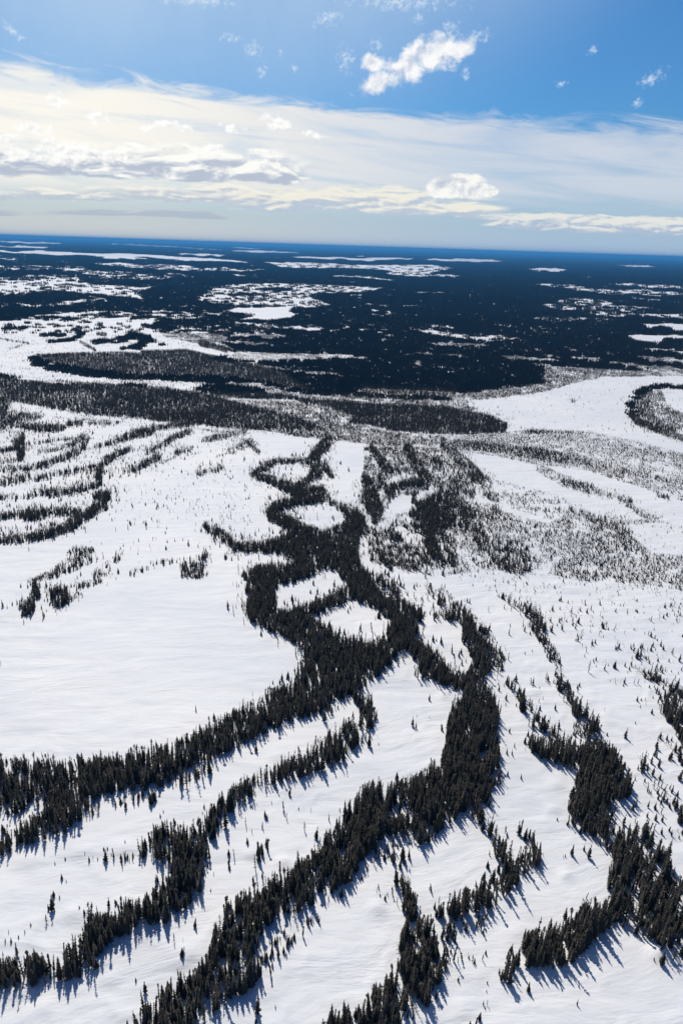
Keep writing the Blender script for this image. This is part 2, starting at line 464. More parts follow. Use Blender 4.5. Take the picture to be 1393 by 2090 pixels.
# lumpy stands in the middle
P(.3, (740, 905), (930, 910), (930, 1000), (880, 1010), (800, 1010), (745, 990), mode='max')
P(0, (672, 920), (700, 925), (738, 935), (742, 980), (735, 1025), (700, 1030), (680, 1000))
K(1, (905, 905, 12), (930, 930, 14), (955, 955, 16), (975, 975, 14))
K(.6, (890, 940, 14), (940, 975, 20), (990, 985, 16))
K(.8, (900, 1000, 14), (930, 985, 16), (960, 1005, 12))
K(.8, (990, 1005, 8), (1010, 1015, 10))
K(.95, (940, 1030, 16), (955, 1050, 18), (945, 1075, 12))
K(.6, (930, 1070, 12), (975, 1060, 18), (1010, 1040, 14))
K(1, (975, 1085, 15), (985, 1110, 15))
K(1, (1010, 1145, 12), (1040, 1150, 16), (1075, 1158, 10))
K(.6, (985, 1110, 20), (1020, 1120, 26), (1060, 1130, 24), (1060, 1160, 16))
P(.40, (935, 1000), (1000, 1030), (1060, 1050), (1120, 1065), (1160, 1040), (1200, 1050), (1270, 1075), (1330, 1125), (1460, 1135), (1460, 1215), (1300, 1190), (1200, 1185), (1080, 1172), (985, 1165), (930, 1120), (930, 1060), mode='max')
K(.5, (1165, 1040, 8), (1210, 1060, 14), (1260, 1075, 18), (1280, 1110, 16))
P(.10, (1010, 975), (1150, 1010), (1180, 1040), (1120, 1060), (1030, 1035), mode='max')
P(.05, (1180, 1010), (1460, 1060), (1460, 1140), (1330, 1120), (1250, 1060), mode='max')
P(.44, (840, 1000), (880, 1010), (930, 1010), (930, 1160), (880, 1140), (855, 1100), (835, 1050), mode='max')
P(.30, (735, 1060), (840, 1040), (900, 1100), (985, 1165), (880, 1175), (760, 1150), mode='max')
K(.85, (795, 1092, 12), (812, 1098, 10))
K(.85, (772, 1125, 8), (785, 1142, 10), (796, 1158, 7))
K(.6, (870, 1075, 10), (890, 1100, 12), (905, 1130, 10))
K(.4, (845, 1065, 8), (870, 1050, 8))
# little ponds and the net of bands between them
P(0, (570, 905), (600, 895), (640, 902), (640, 922), (600, 932), (570, 930))
K(1, (757, 912, 8), (775, 935, 12), (790, 957, 12), (775, 975, 8))
K(1, (832, 915, 12), (850, 950, 14), (870, 975, 13), (845, 985, 10), (815, 988, 11), (795, 1000, 13))
P(0, (800, 970), (820, 962), (842, 968), (830, 980), (806, 988))
K(.7, (790, 960), (840, 957), w=5)
K(1, (745, 968, 8), (752, 990, 15), (757, 1020, 22), (767, 1040, 18), (765, 1062, 9))
K(.6, (775, 990, 12), (800, 1000, 14), (790, 1020, 10))
P(0, (847, 1008), (880, 988), (895, 990), (880, 1010), (850, 1026))
K(.9, (860, 1030, 5), (895, 1010, 12), (925, 1003, 14))
K(.95, (517, 966, 7), (540, 952, 11), (560, 941, 7), (600, 940, 6), (630, 940, 8), (645, 925, 12), (655, 915, 14), (668, 900, 13))
K(1, (640, 935, 12), (648, 962, 14), (636, 972, 12), (622, 984, 9), (605, 990, 8))
K(.9, (662, 950, 10), (675, 970, 7))
K(1, (514, 968, 6), (535, 974, 9), (552, 978, 10), (572, 986, 11), (595, 997, 14), (620, 1003, 16), (650, 1008, 18), (630, 1014, 15), (600, 1022, 12), (572, 1030, 12), (555, 1042, 14), (556, 1052, 14), (585, 1063, 14), (612, 1080, 15), (640, 1092, 18))
K(.8, (660, 1010, 7), (682, 1028, 7), (705, 1042, 9))
K(.4, (655, 990, 8), (670, 1010, 6))
K(1, (480, 1115, 9), (530, 1117, 13), (575, 1110, 19), (620, 1100, 22))
K(.9, (418, 1072, 7), (440, 1084, 11), (462, 1098, 13), (482, 1115, 9), (505, 1118, 7))
P(1, (535, 1110), (601, 1078), (644, 1080), (677, 1075), (705, 1060), (705, 1040), (727, 1034), (746, 1058), (746, 1082), (733, 1100), (729, 1140), (747, 1168), (786, 1216), (813, 1220), (846, 1234), (872, 1250), (864, 1266), (848, 1275), (832, 1250), (802, 1236), (784, 1262), (762, 1240), (733, 1228), (702, 1190), (689, 1166), (662, 1160), (618, 1152), (585, 1143), (562, 1130), (520, 1126), mode='max')
P(.95, (525, 1150), (548, 1153), (590, 1150), (625, 1130), (670, 1150), (645, 1176), (600, 1188), (567, 1197), (560, 1215), (560, 1250), (535, 1266), (503, 1252), (498, 1226), (514, 1222), (501, 1202), (495, 1176), mode='max')
K(.9, (495, 1170), (500, 1180), w=6)
K(.9, (575, 1252, 9), (610, 1247, 11), (650, 1238, 13), (690, 1221, 15), (722, 1200, 18))
P(1, (496, 1226), (515, 1216), (545, 1238), (562, 1252), (600, 1246), (640, 1258), (664, 1276), (700, 1300), (722, 1312), (745, 1316), (765, 1312), (792, 1300), (795, 1282), (788, 1252), (778, 1235), (800, 1220), (832, 1238), (852, 1262), (852, 1290), (844, 1314), (817, 1332), (792, 1352), (786, 1367), (765, 1387), (700, 1428), (637, 1352), (597, 1313), (531, 1275), (507, 1262), mode='max')
K(1, (842, 1316, 19), (866, 1340, 22), (888, 1362, 21), (910, 1382, 16), (935, 1391, 12), (952, 1385, 14))
K(.7, (855, 1372), (868, 1380), w=9)
K(.5, (872, 1195, 8), (885, 1215, 9), (905, 1232, 12), (935, 1250, 14))
K(.95, (888, 1256), (932, 1258), w=8)
K(.5, (745, 1180, 12), (790, 1195, 14), (815, 1215, 10))
# main bank from the left frame to the crossing
P(.98, (160, 1548), (187, 1552), (257, 1546), (333, 1522), (387, 1505), (447, 1472), (517, 1435), (537, 1412), (597, 1398), (604, 1378), (637, 1335), (700, 1300), (760, 1310), (790, 1340), (766, 1385), (742, 1405), (696, 1425), (653, 1455), (599, 1470), (549, 1490), (466, 1535), (429, 1552), (369, 1575), (335, 1594), (269, 1614), (215, 1625), (167, 1640), mode='max')
P(.7, (-90, 1545), (0, 1548), (47, 1550), (120, 1555), (170, 1552), (170, 1640), (77, 1645), (0, 1668), (-90, 1674), mode='max')
K(.75, (-80, 1735, 18), (-20, 1725, 17), (40, 1708, 17), (90, 1682, 25), (130, 1658, 28), (165, 1640, 24))
K(.25, (170, 1650, 12), (215, 1640, 8), (290, 1620, 10), (320, 1620, 8))
K(.5, (290, 1603, 8), (350, 1592, 10), (390, 1580, 9), (430, 1563, 12))
K(.35, (330, 1655, 8), (345, 1670, 8))
K(.75, (725, 1415, 8), (742, 1430, 13), (752, 1455, 15), (755, 1475, 9))
K(.6, (655, 1460, 9), (680, 1445, 10))
# second bank: clump, then up to the right
K(.62, (425, 1690, 22), (450, 1660, 24), (480, 1628, 20), (520, 1597, 17), (570, 1577, 20), (620, 1560, 22), (660, 1540, 28), (700, 1510, 28), (712, 1490, 20))
K(.5, (700, 1500, 10), (725, 1480, 10), (740, 1465, 8))
K(.5, (735, 1510), (745, 1508), w=8)
P(.55, (287, 1717), (320, 1688), (345, 1680), (372, 1686), (402, 1686), (422, 1698), (418, 1740), (400, 1765), (350, 1768), (318, 1754), (287, 1754), mode='max')
P(.85, (340, 1735), (390, 1715), (420, 1735), (419, 1812), (398, 1840), (367, 1866), (333, 1884), (333, 1805), (352, 1790), mode='max')
K(.4, (250, 1745), (270, 1742), w=8)
K(.18, (175, 1750), (250, 1738), w=5)
P(.97, (-90, 1972), (0, 1965), (30, 1958), (67, 1950), (110, 1957), (147, 1945), (167, 1912), (187, 1871), (207, 1860), (247, 1868), (255, 1843), (293, 1838), (313, 1821), (333, 1805), (350, 1800), (368, 1820), (367, 1862), (333, 1884), (300, 1882), (267, 1897), (240, 1914), (213, 1937), (200, 1976), (167, 1993), (110, 2009), (33, 2016), (0, 2020), (-90, 2028), mode='max')
K(.3, (245, 1928, 8), (262, 1930, 10), (272, 1918, 6))
# third bank, the broadest
P(.97, (464, 1845), (500, 1826), (545, 1812), (560, 1792), (600, 1776), (612, 1760), (635, 1753), (660, 1713), (680, 1698), (692, 1682), (717, 1622), (741, 1607), (797, 1600), (841, 1590), (880, 1557), (960, 1642), (925, 1673), (900, 1694), (870, 1715), (845, 1726), (812, 1708), (790, 1703), (770, 1718), (755, 1743), (735, 1763), (715, 1793), (690, 1813), (660, 1838), (620, 1853), (580, 1868), (540, 1898), (528, 1925), (528, 1970), (530, 2006), (500, 2024), (470, 2035), (440, 2064), (410, 2099), (380, 2140), (230, 2140), (265, 2072), (305, 2047), (330, 2012), (345, 2004), (375, 2000), (395, 1985), (415, 1965), (425, 1938), (438, 1898), (443, 1868), mode='max')
O(.08, (795, 1655), (825, 1652), (842, 1660), w=11)
K(.22, (528, 2000, 12), (545, 1960, 22), (590, 1905, 18), (640, 1865, 12))
K(.28, (745, 1775, 16), (780, 1745, 22), (805, 1720, 16))
K(.10, (800, 1745, 26), (830, 1730, 18))
K(.6, (690, 1690), (705, 1675), w=12)
# the head of the third bank
P(1, (928, 1432), (960, 1405), (1002, 1418), (1012, 1470), (1015, 1530), (1023, 1562), (1008, 1604), (997, 1644), (962, 1655), (920, 1656), (893, 1642), (878, 1600), (903, 1578), (903, 1538), (913, 1488), mode='max')
O(.1, (985, 1525), (992, 1532), w=9)
K(.6, (1005, 1560, 14), (1015, 1590, 10))
K(.8, (945, 1255, 14), (960, 1300, 20), (985, 1330, 24), (985, 1352, 24), (965, 1385, 20), (975, 1420, 28), (985, 1460, 28))
K(.4, (1000, 1300, 12), (1020, 1345, 12), (1010, 1365, 10))
K(.4, (905, 1200, 5), (935, 1240, 10), (975, 1270, 12), (1000, 1300, 10))
# lower middle bank
P(.97, (818, 1790), (830, 1800), (855, 1850), (872, 1882), (888, 1922), (896, 1968), (896, 2014), (872, 2055), (842, 2080), (802, 2100), (760, 2130), (600, 2150), (655, 2082), (700, 2066), (730, 2056), (750, 2036), (765, 2020), (785, 2000), (803, 1990), (813, 1942), (818, 1900), (828, 1872), mode='max')
K(.8, (812, 1790, 8), (822, 1815, 10), (832, 1840, 14), (845, 1870, 16))
K(.5, (802, 1820, 6), (810, 1835, 8))
K(.22, (895, 1890, 12), (910, 1940, 16), (915, 1990, 14), (895, 2040, 12))
K(.2, (850, 2085, 14), (880, 2070, 14))
# loop east of it
K(.68, (903, 1858, 16), (930, 1848, 19), (970, 1833, 18), (1000, 1822, 23), (1022, 1796, 26), (1050, 1770, 22), (1078, 1750, 14))
K(.55, (968, 1645, 14), (985, 1682, 11), (1010, 1712, 14), (1035, 1747, 16), (1060, 1757, 14))
K(.45, (1045, 1682, 7), (1080, 1712, 10), (1098, 1747, 11), (1092, 1768, 8))
K(.2, (905, 1885, 12), (950, 1885, 12), (1000, 1862, 10))
K(.16, (870, 1870), (935, 1905), w=14)
K(.4, (1000, 1665, 10), (1030, 1692, 8))
# bank in the lower right corner
P(.95, (1066, 1902), (1085, 1900), (1110, 1900), (1145, 1888), (1165, 1868), (1195, 1853), (1225, 1853), (1245, 1825), (1262, 1845), (1278, 1888), (1240, 1908), (1205, 1928), (1190, 1948), (1150, 1968), (1120, 1974), (1075, 1970), (1060, 1950), mode='max')
K(.6, (1012, 2003, 12), (1045, 1975, 20), (1075, 1945, 20))
K(.35, (1005, 2000, 10), (988, 2055, 12), (962, 2090, 12))
K(.22, (935, 1955), (995, 1950), w=12)
K(.3, (960, 1938, 9), (1000, 1940, 9))
K(.12, (930, 1995), (985, 2005), w=14)
# big bank along the right frame
K(.6, (1030, 1388, 5), (1055, 1405, 9), (1070, 1440, 13), (1090, 1470, 13), (1120, 1487, 12), (1145, 1507, 14), (1165, 1530, 15))
K(.78, (1075, 1512, 9), (1110, 1527, 15), (1150, 1537, 17), (1182, 1547, 15))
K(.5, (1015, 1215, 5), (1050, 1232, 8), (1085, 1250, 10), (1105, 1280, 10))
K(.42, (1085, 1255, 10), (1105, 1300, 13), (1130, 1340, 14), (1142, 1375, 10), (1160, 1420, 14))
K(.75, (1135, 1395, 6), (1160, 1422, 10), (1185, 1455, 16), (1205, 1475, 14), (1220, 1492, 9))
K(.35, (1180, 1482, 14), (1215, 1505, 14))
P(1, (1168, 1538), (1200, 1506), (1240, 1516), (1262, 1548), (1288, 1592), (1278, 1624), (1242, 1645), (1220, 1682), (1175, 1692), (1158, 1662), (1158, 1628), (1183, 1598), (1183, 1570), mode='max')
P(.74, (1170, 1685), (1225, 1655), (1258, 1690), (1290, 1700), (1320, 1740), (1345, 1790), (1380, 1850), (1440, 1880), (1440, 1990), (1350, 1938), (1310, 1900), (1275, 1888), (1243, 1842), (1248, 1780), (1243, 1745), (1213, 1715), mode='max')
K(.45, (1240, 1660, 18), (1300, 1700, 22), (1340, 1745, 18), (1370, 1800, 16), (1420, 1860, 20))
O(.3, (1290, 1790, 8), (1305, 1830, 10))
O(.3, (1262, 1800), (1268, 1830), w=7)
P(.10, (1265, 1560), (1330, 1520), (1460, 1500), (1460, 1720), (1340, 1710), (1285, 1650), mode='max')
K(.3, (1310, 1368, 9), (1345, 1385, 12), (1393, 1412, 14), (1440, 1440, 14))
K(.75, (1362, 1430, 18), (1380, 1460, 20), (1400, 1500, 20))
K(.2, (1340, 1510, 20), (1393, 1540, 22))
K(.13, (1230, 1270), (1262, 1330), (1305, 1365), w=9)
K(.10, (1285, 1310), (1340, 1370), w=10)
P(.05, (1020, 1180), (1100, 1175), (1460, 1200), (1460, 1500), (1330, 1470), (1250, 1400), (1150, 1290), mode='max')
P(.088, (880, 1160), (1060, 1165), (1460, 1190), (1460, 1275), (1200, 1225), (960, 1200), mode='max')
# western strings
P(.6, (-200, 812), (25, 815), (15, 838), (45, 838), (100, 848), (62, 860), (0, 872), (-200, 880), mode='max')
P(.3, (100, 845), (200, 852), (330, 868), (420, 872), (520, 880), (500, 890), (380, 874), (250, 862), (120, 856), mode='max')
K(.85, (45, 868, 7), (90, 873, 9), (130, 872, 7))
K(.8, (140, 864), (165, 862), w=7)
K(.5, (0, 872), (40, 868), w=6)
K(1, (48, 885, 7), (40, 905, 14), (45, 915, 10), (40, 935, 9))
K(.9, (-60, 920, 5), (0, 918, 6), (25, 915, 6))
K(.8, (-60, 945, 4), (0, 943, 4), (32, 938, 5))
K(.6, (180, 863), (240, 862), w=4)
K(.7, (75, 920, 3), (115, 916, 5), (150, 905, 7), (170, 892, 9))
K(.8, (-60, 962, 5), (0, 960, 5), (50, 955, 6), (90, 948, 8), (120, 935, 8), (150, 925, 9), (170, 910, 9), (178, 895, 8))
K(.9, (195, 910, 4), (240, 900, 6), (260, 890, 9), (290, 882, 12), (310, 880, 8))
K(.8, (310, 872, 5), (350, 868, 6), (400, 862, 6))
K(.7, (-60, 990, 6), (0, 985, 7), (40, 978, 8), (60, 970, 6))
K(.35, (130, 968), (190, 955), w=4)
K(.9, (75, 1003, 6), (115, 1003, 8), (150, 1000, 8), (180, 993, 7), (205, 985, 9), (200, 965, 12), (205, 950, 7), (225, 935, 10), (240, 925, 6), (265, 915, 6))
K(.7, (255, 960, 4), (280, 955, 7), (295, 945, 9), (322, 932, 9))
K(.7, (300, 922, 4), (330, 908, 6), (355, 892, 8), (385, 880, 6))
K(.7, (360, 922), (380, 918), w=5)
K(.6, (420, 897, 6), (440, 892, 8), (464, 888, 5), (500, 880, 5))
K(.6, (400, 967), (455, 952), w=5)
K(.5, (465, 918, 5), (505, 902, 7), (528, 922, 6))
K(.95, (-60, 1054, 5), (0, 1053, 6), (30, 1050, 8), (60, 1050, 12), (90, 1045, 9), (130, 1042, 9), (160, 1043, 8))
K(.95, (-60, 1108, 7), (0, 1102, 8), (50, 1098, 9), (100, 1088, 10), (140, 1073, 12), (165, 1055, 13), (185, 1045, 13), (205, 1030, 13), (220, 1010, 11), (195, 1010, 8))
P(.42, (150, 1110), (192, 1112), (200, 1140), (150, 1165), (60, 1195), (52, 1180), (110, 1158), mode='max')
K(.38, (198, 1172, 14), (225, 1150, 14), (245, 1125, 12))
K(.35, (155, 1192), (205, 1182), w=7)
K(.2, (145, 1215), (165, 1210), w=8)
P(.7, (66, 1184), (82, 1184), (84, 1222), (64, 1226), mode='max')
P(.95, (104, 1202), (118, 1194), (140, 1196), (144, 1234), (125, 1242), (104, 1236), mode='max')
P(.8, (42, 1230), (62, 1216), (72, 1228), (68, 1258), (46, 1260), mode='max')
P(.42, (366, 1146), (375, 1140), (420, 1144), (428, 1174), (400, 1182), (370, 1178), mode='max')
K(.35, (265, 1165), (302, 1157), w=6)
K(.5, (410, 1135), (424, 1133), w=6)
K(.12, (310, 1145), (470, 1128), w=5)
P(.030, (150, 900), (500, 880), (520, 1100), (300, 1125), (225, 1050), mode='max')
P(.015, (240, 1050), (420, 1100), (300, 1170), (60, 1260), (0, 1300), (-60, 1280), (60, 1190), mode='max')
P(.012, (500, 1640), (680, 1560), (640, 1700), (480, 1760), mode='max')
K(.5, (-60, 1014, 4), (40, 1013, 4), (78, 1004, 4))
K(.45, (70, 975, 4), (130, 962, 4), (190, 950, 4))
K(.45, (60, 905, 3), (110, 898, 4), (150, 893, 3))
K(.4, (330, 945, 3), (365, 925, 4), (395, 910, 4))
K(.4, (440, 930, 3), (480, 920, 4), (505, 908, 4))
K(.35, (205, 1000, 8), (215, 1035, 8))
P(.085, (-60, 870), (200, 880), (330, 880), (300, 960), (200, 1010), (60, 1020), (-60, 1020), mode='max')
# copse on the second snowfield
K(.85, (529, 1763, 9), (536, 1735, 10), (541, 1718, 5))
K(.3, (480, 1745), (466, 1755), w=7)
K(.3, (525, 1785), (540, 1780), w=6)

# ---- trees standing alone: foot (x, y) and height, survey coordinates
SINGLES = [(372, 1957, 30), (376, 1948, 18), (374, 1924, 9), (1176, 2053, 13), (107, 1860, 40), (110, 1832, 16), (100, 1858, 14), (96, 1886, 20), (173, 1870, 17), (163, 1858, 7), (12, 1926, 13), (24, 1927, 15),
           (39, 1918, 10), (52, 1907, 11), (64, 1893, 7), (127, 1797, 15), (136, 1802, 7), (113, 1766, 8), (134, 1757, 8), (19, 1906, 5), (122, 1835, 10), (112, 1862, 8), (248, 1757, 16), (256, 1750, 14),
           (272, 1750, 12), (212, 1738, 9), (220, 1738, 8), (230, 1740, 7), (174, 1748, 7), (200, 1757, 8), (256, 1725, 8), (430, 1822, 7), (424, 1770, 8), (436, 1788, 6), (548, 1962, 0),
           (562, 2058, 5), (526, 2070, 42), (522, 2090, 16), (1152, 1748, 7), (1148, 1750, 6), (1333, 1962, 9), (1180, 2015, 5), (879, 1820, 18), (875, 1816, 10), (835, 1778, 8), (895, 1845, 16),
           (890, 1870, 18), (886, 1855, 14), (772, 1815, 13), (768, 1820, 9), (785, 1838, 14), (790, 1828, 9), (800, 1815, 8), (775, 1830, 8), (738, 1795, 12), (750, 1775, 10), (985, 1905, 10),
           (535, 1690, 14), (514, 1700, 9), (467, 1748, 18), (478, 1752, 20), (468, 1775, 16), (516, 1798, 12), (542, 1798, 10), (554, 1640, 6), (578, 1660, 6), (515, 1648, 9), (591, 1628, 7),
           (609, 1652, 5), (850, 1462, 5), (876, 1465, 4), (770, 1505, 5), (772, 1520, 6), (1140, 1420, 7), (1100, 1405, 5), (1070, 1335, 6), (1085, 1330, 6), (1040, 1278, 6), (1315, 1430, 7),
           (1295, 1478, 7), (1305, 1445, 7), (1345, 1590, 12), (1320, 1570, 10), (1390, 1560, 10), (1365, 1610, 12), (1312, 1600, 12), (1340, 1620, 13), (2, 1356, 8), (330, 940, 6), (370, 925, 6),
           (395, 988, 6), (408, 1020, 7), (358, 1030, 6), (415, 1042, 6), (283, 1105, 8), (252, 1115, 8), (350, 1148, 8), (336, 1150, 5), (475, 975, 8), (473, 1020, 5), (525, 1010, 4)]
SINGLES = [s for s in SINGLES if s[2] > 0]


# ------------------------------------------------------------------ evaluation of the survey
def in_poly(px, py, pts):
    inside = np.zeros(px.shape, bool)
    n = len(pts)
    j = n - 1
    for i in range(n):
        xi, yi = pts[i]
        xj, yj = pts[j]
        if yi != yj:
            c = ((yi > py) != (yj > py)) & (px < (xj - xi) * (py - yi) / (yj - yi) + xi)
            inside ^= c
        j = i
    return inside


def in_line(px, py, pts, shrink):
    best = np.full(px.shape, -1e9)
    if len(pts) == 1:
        return (pts[0, 2] - shrink) - np.hypot(px - pts[0, 0], py - pts[0, 1]) > 0
    for (x0, y0, w0), (x1, y1, w1) in zip(pts[:-1], pts[1:]):
        dx, dy = x1 - x0, y1 - y0
        t = np.clip(((px - x0) * dx + (py - y0) * dy) / (dx * dx + dy * dy + 1e-9), 0, 1)
        d = np.hypot(px - x0 - t * dx, py - y0 - t * dy)
        w = w0 + t * (w1 - w0)
        w = np.maximum(w - shrink, 0.30 * w)
        best = np.maximum(best, w - d)
    return best > 0


def density(px, py_base, hpx, gx, gy):
    """relative tree density for trees whose foot is at (px, py_base) and whose crown is hpx tall"""
    r = np.hypot(gx, gy)
    k = 14.0 / np.maximum(r, 60.0)
    amp = np.maximum(np.clip(0.34 * hpx, 0.8, 13.0), np.clip((r - 500) / 250, 0, 2.6))
    # ragged edges: noise that lives on the ground, stretched with distance
    ux, uy = gx * k, np.log(np.maximum(r, 1)) * 42
    n1 = (fbm(ux * 2.3, uy * 2.3, 11, 5) - 0.5) * 2
    n2 = (fbm(ux * 2.3 + 40, uy * 2.3, 23, 5) - 0.5) * 2
    qx = px + n1 * amp * 1.6
    mid = py_base - 0.42 * hpx + n2 * amp * 0.8
    hi = py_base - np.interp(r, [180, 320, 500], [0.56, 0.74, 0.85]) * hpx + n2 * amp * 0.8
    lo = py_base - 0.04 * hpx + n2 * amp * 0.8
    d = np.zeros(px.shape)
    for kind, pts, dens, mode in OPS:
        pad = 2 + (pts[:, 2].max() if kind == 'line' else 0)
        x0, x1 = pts[:, 0].min() - pad, pts[:, 0].max() + pad
        y0, y1 = pts[:, 1].min() - pad, pts[:, 1].max() + pad
        sel = np.nonzero((qx > x0) & (qx < x1) & (lo > y0) & (hi < y1))[0]
        if not len(sel):
            continue
        if kind == 'poly':
            if mode == 'set' and dens < 0.3:
                ins = in_poly(qx[sel], mid[sel], pts)
            else:
                ins = in_poly(qx[sel], lo[sel], pts) & in_poly(qx[sel], hi[sel], pts)
        else:
            ins = in_line(qx[sel], mid[sel], pts, 0.0 if mode == 'set' else np.interp(r[sel], [200, 300], [0.17, 0.36]) * hpx[sel])
        s2 = sel[ins]
        if mode == 'set':
            d[s2] = dens
        else:
            d[s2] = np.maximum(d[s2], dens)
    # country outside the survey: strips of trees drawn from noise
    wob = 150 * (fbm(gx / 45, gy / 45, 83, 3) - 0.35)
    out = (px < -70 - wob) | (px > PW + 70 + wob) | (py_base > PH + 60 + wob)
    if out.any():
        nb = fbm(gx / 60, gy / 30, 77, 4)
        d = np.where(out, np.clip((nb - 0.52) * 5, 0, 0.8), d)
    return d


def streaks(x, y, r):
    return fbm(x * 75 / r, np.log(r) * 95, 91, 5)


def rho_dense(r):
    return np.minimum(2.1, 640.0 / r) * np.interp(r, [420, 650, 1000], [1.0, 1.3, 1.7])


# ------------------------------------------------------------------ ground relief
BUMPS = [(1155, 1787, 1.6, 0.55), (1345, 1948, 2.0, 0.8), (372, 1972, 1.5, 0.5), (375, 1945, 2.2, 0.5), (770, 1852, 1.8, 0.7), (1130, 1652, 1.6, 0.45), (1135, 1600, 2.0, 0.4),
         (150, 1862, 2.0, 0.5), (1050, 1903, 2.6, 0.6), (225, 2003, 1.8, 0.5), (80, 2068, 3.0, 0.5), (560, 1545, 2.0, 0.5), (735, 1500, 2.0, 0.5), (740, 1560, 3.0, 0.5),
         (905, 1418, 1.6, 0.6), (575, 1760, 1.5, 0.6), (510, 1745, 1.5, 0.5), (1090, 1412, 2, 0.4), (170, 1740, 3, 0.5), (250, 1735, 3, 0.5), (60, 1760, 3, 0.5), (440, 1990, 1.5, 0.5),
         (905, 1316, 2.0, 0.5), (1350, 1940, 1.2, 0.5), (200, 1965, 1.6, 0.5), (940, 2060, 2.0, 0.5), (590, 1852, 2.0, 0.3), (1230, 2000, 2.0, 0.3)]
BUMPS = [(*at(px, py), r, h) for px, py, r, h in BUMPS]


def relief(x, y):
    r = np.hypot(x, y)
    f = np.clip(1.2 - r / 900, 0, 1)
    z = (fbm(x / 38, y / 22, 5, 4) - 0.5) * 1.0 + (fbm(x / 9, y / 5.2, 8, 3) - 0.5) * 0.34
    ridge = 1 - np.abs(fbm(x / 14 + 3, y / 9, 31, 3) - 0.5) * 2
    z = z + np.clip(ridge - 0.80, 0, 1) * 1.3 * np.clip(fbm(x / 45, y / 45, 71, 2) * 4 - 1.5, 0, 1)
    z = z * f
    for bx, by, br, bh in BUMPS:
        q = ((x - bx) ** 2 + ((y - by) * 1.3) ** 2) / (br * br)
        z = z + bh * np.exp(-q)
    return z


# ------------------------------------------------------------------ materials
def material(name):
    m = bpy.data.materials.new(name)
    m.use_nodes = True
    g = Nodes(m.node_tree)
    b = g.n('ShaderNodeBsdfPrincipled')
    o = g.n('ShaderNodeOutputMaterial')
    g.t.links.new(b.outputs[0], o.inputs[0])
    return m, g, b


def snow_material():
    m, g, b = material('wind_packed_snow')
    geo = g.n('ShaderNodeNewGeometry')
    sp = g.n('ShaderNodeSeparateXYZ')
    g.t.links.new(geo.outputs['Position'], sp.inputs[0])
    x, y, _z = sp.outputs
    # wind ripples run roughly east-west, bending slowly
    bend = g.noise(g.vec(g.m('MULTIPLY', x, 0.012), g.m('MULTIPLY', y, 0.012)), 1.0, 2)
    yy = g.m('ADD', y, g.m('MULTIPLY', bend, 26.0))
    yy = g.m('ADD', yy, g.m('MULTIPLY', x, -0.12))
    rip = g.noise(g.vec(g.m('MULTIPLY', x, 0.16), g.m('MULTIPLY', yy, 0.62)), 1.0, 5, 0.6, 0.4)
    drift = g.noise(g.vec(g.m('MULTIPLY', x, 0.045), g.m('MULTIPLY', yy, 0.13), 7.0), 1.0, 4, 0.55, 0.6)
    fine = g.noise(g.vec(g.m('MULTIPLY', x, 0.7), g.m('MULTIPLY', yy, 1.9), 3.0), 1.0, 4, 0.6)
    patch = g.step(g.noise(g.vec(g.m('MULTIPLY', x, 0.02), g.m('MULTIPLY', y, 0.02), 9.0), 1.0, 3), 0.38, 0.62, 0.25, 1.0)
    h = g.m('ADD', g.m('MULTIPLY', g.m('MULTIPLY', rip, patch), 0.34), g.m('ADD', g.m('MULTIPLY', drift, 1.15), g.m('MULTIPLY', fine, 0.07)))
    bp = g.n('ShaderNodeBump')
    bp.inputs['Strength'].default_value = 0.6
    bp.inputs['Distance'].default_value = 1.0
    g.t.links.new(h, bp.inputs['Height'])
    g.t.links.new(bp.outputs[0], b.inputs['Normal'])
    tone = g.m('ADD', g.m('MULTIPLY', g.noise(g.vec(g.m('MULTIPLY', x, 0.016), g.m('MULTIPLY', y, 0.02), 2.0), 1.0, 4), 0.55), g.m('MULTIPLY', g.noise(g.vec(g.m('MULTIPLY', x, 0.06), g.m('MULTIPLY', yy, 0.3), 5.0), 1.0, 5, 0.6), 0.45))
    c = g.mix(g.step(tone, 0.3, 0.7), (0.72, 0.755, 0.80, 1), (0.875, 0.875, 0.87, 1))
    g.t.links.new(c, b.inputs['Base Color'])
    b.inputs['Roughness'].default_value = 0.62
    b.inputs['Specular IOR Level'].default_value = 0.25
    return m


def foliage_material(name, c1, c2):
    m, g, b = material(name)
    inf = g.n('ShaderNodeObjectInfo')
    tc = g.n('ShaderNodeTexCoord')
    n = g.noise(tc.outputs['Object'], 3.0, 3)
    f = g.m('ADD', g.m('MULTIPLY', inf.outputs['Random'], 0.6), g.m('MULTIPLY', n, 0.4))
    g.t.links.new(g.mix(f, c1, c2), b.inputs['Base Color'])
    b.inputs['Roughness'].default_value = 0.9
    b.inputs['Specular IOR Level'].default_value = 0.08
    return m


def bark_material():
    m, g, b = material('spruce_bark')
    tc = g.n('ShaderNodeTexCoord')
    mp = g.n('ShaderNodeMapping')
    mp.inputs['Scale'].default_value = (6, 6, 1.2)
    g.t.links.new(tc.outputs['Object'], mp.inputs[0])
    n = g.noise(mp.outputs[0], 3.0, 4)
    g.t.links.new(g.mix(n, (0.07, 0.055, 0.045, 1), (0.15, 0.125, 0.11, 1)), b.inputs['Base Color'])
    b.inputs['Roughness'].default_value = 0.9
    return m


MAT_SNOW = snow_material()
MAT_FOL = foliage_material('spruce_needles', (0.046, 0.056, 0.042, 1), (0.115, 0.094, 0.078, 1))
MAT_TAM = foliage_material('bare_larch_twigs', (0.085, 0.068, 0.056, 1), (0.12, 0.095, 0.075, 1))
MAT_FAR = foliage_material('far_spruce_canopy', (0.030, 0.032, 0.032, 1), (0.042, 0.045, 0.042, 1))
MAT_BARK = bark_material()


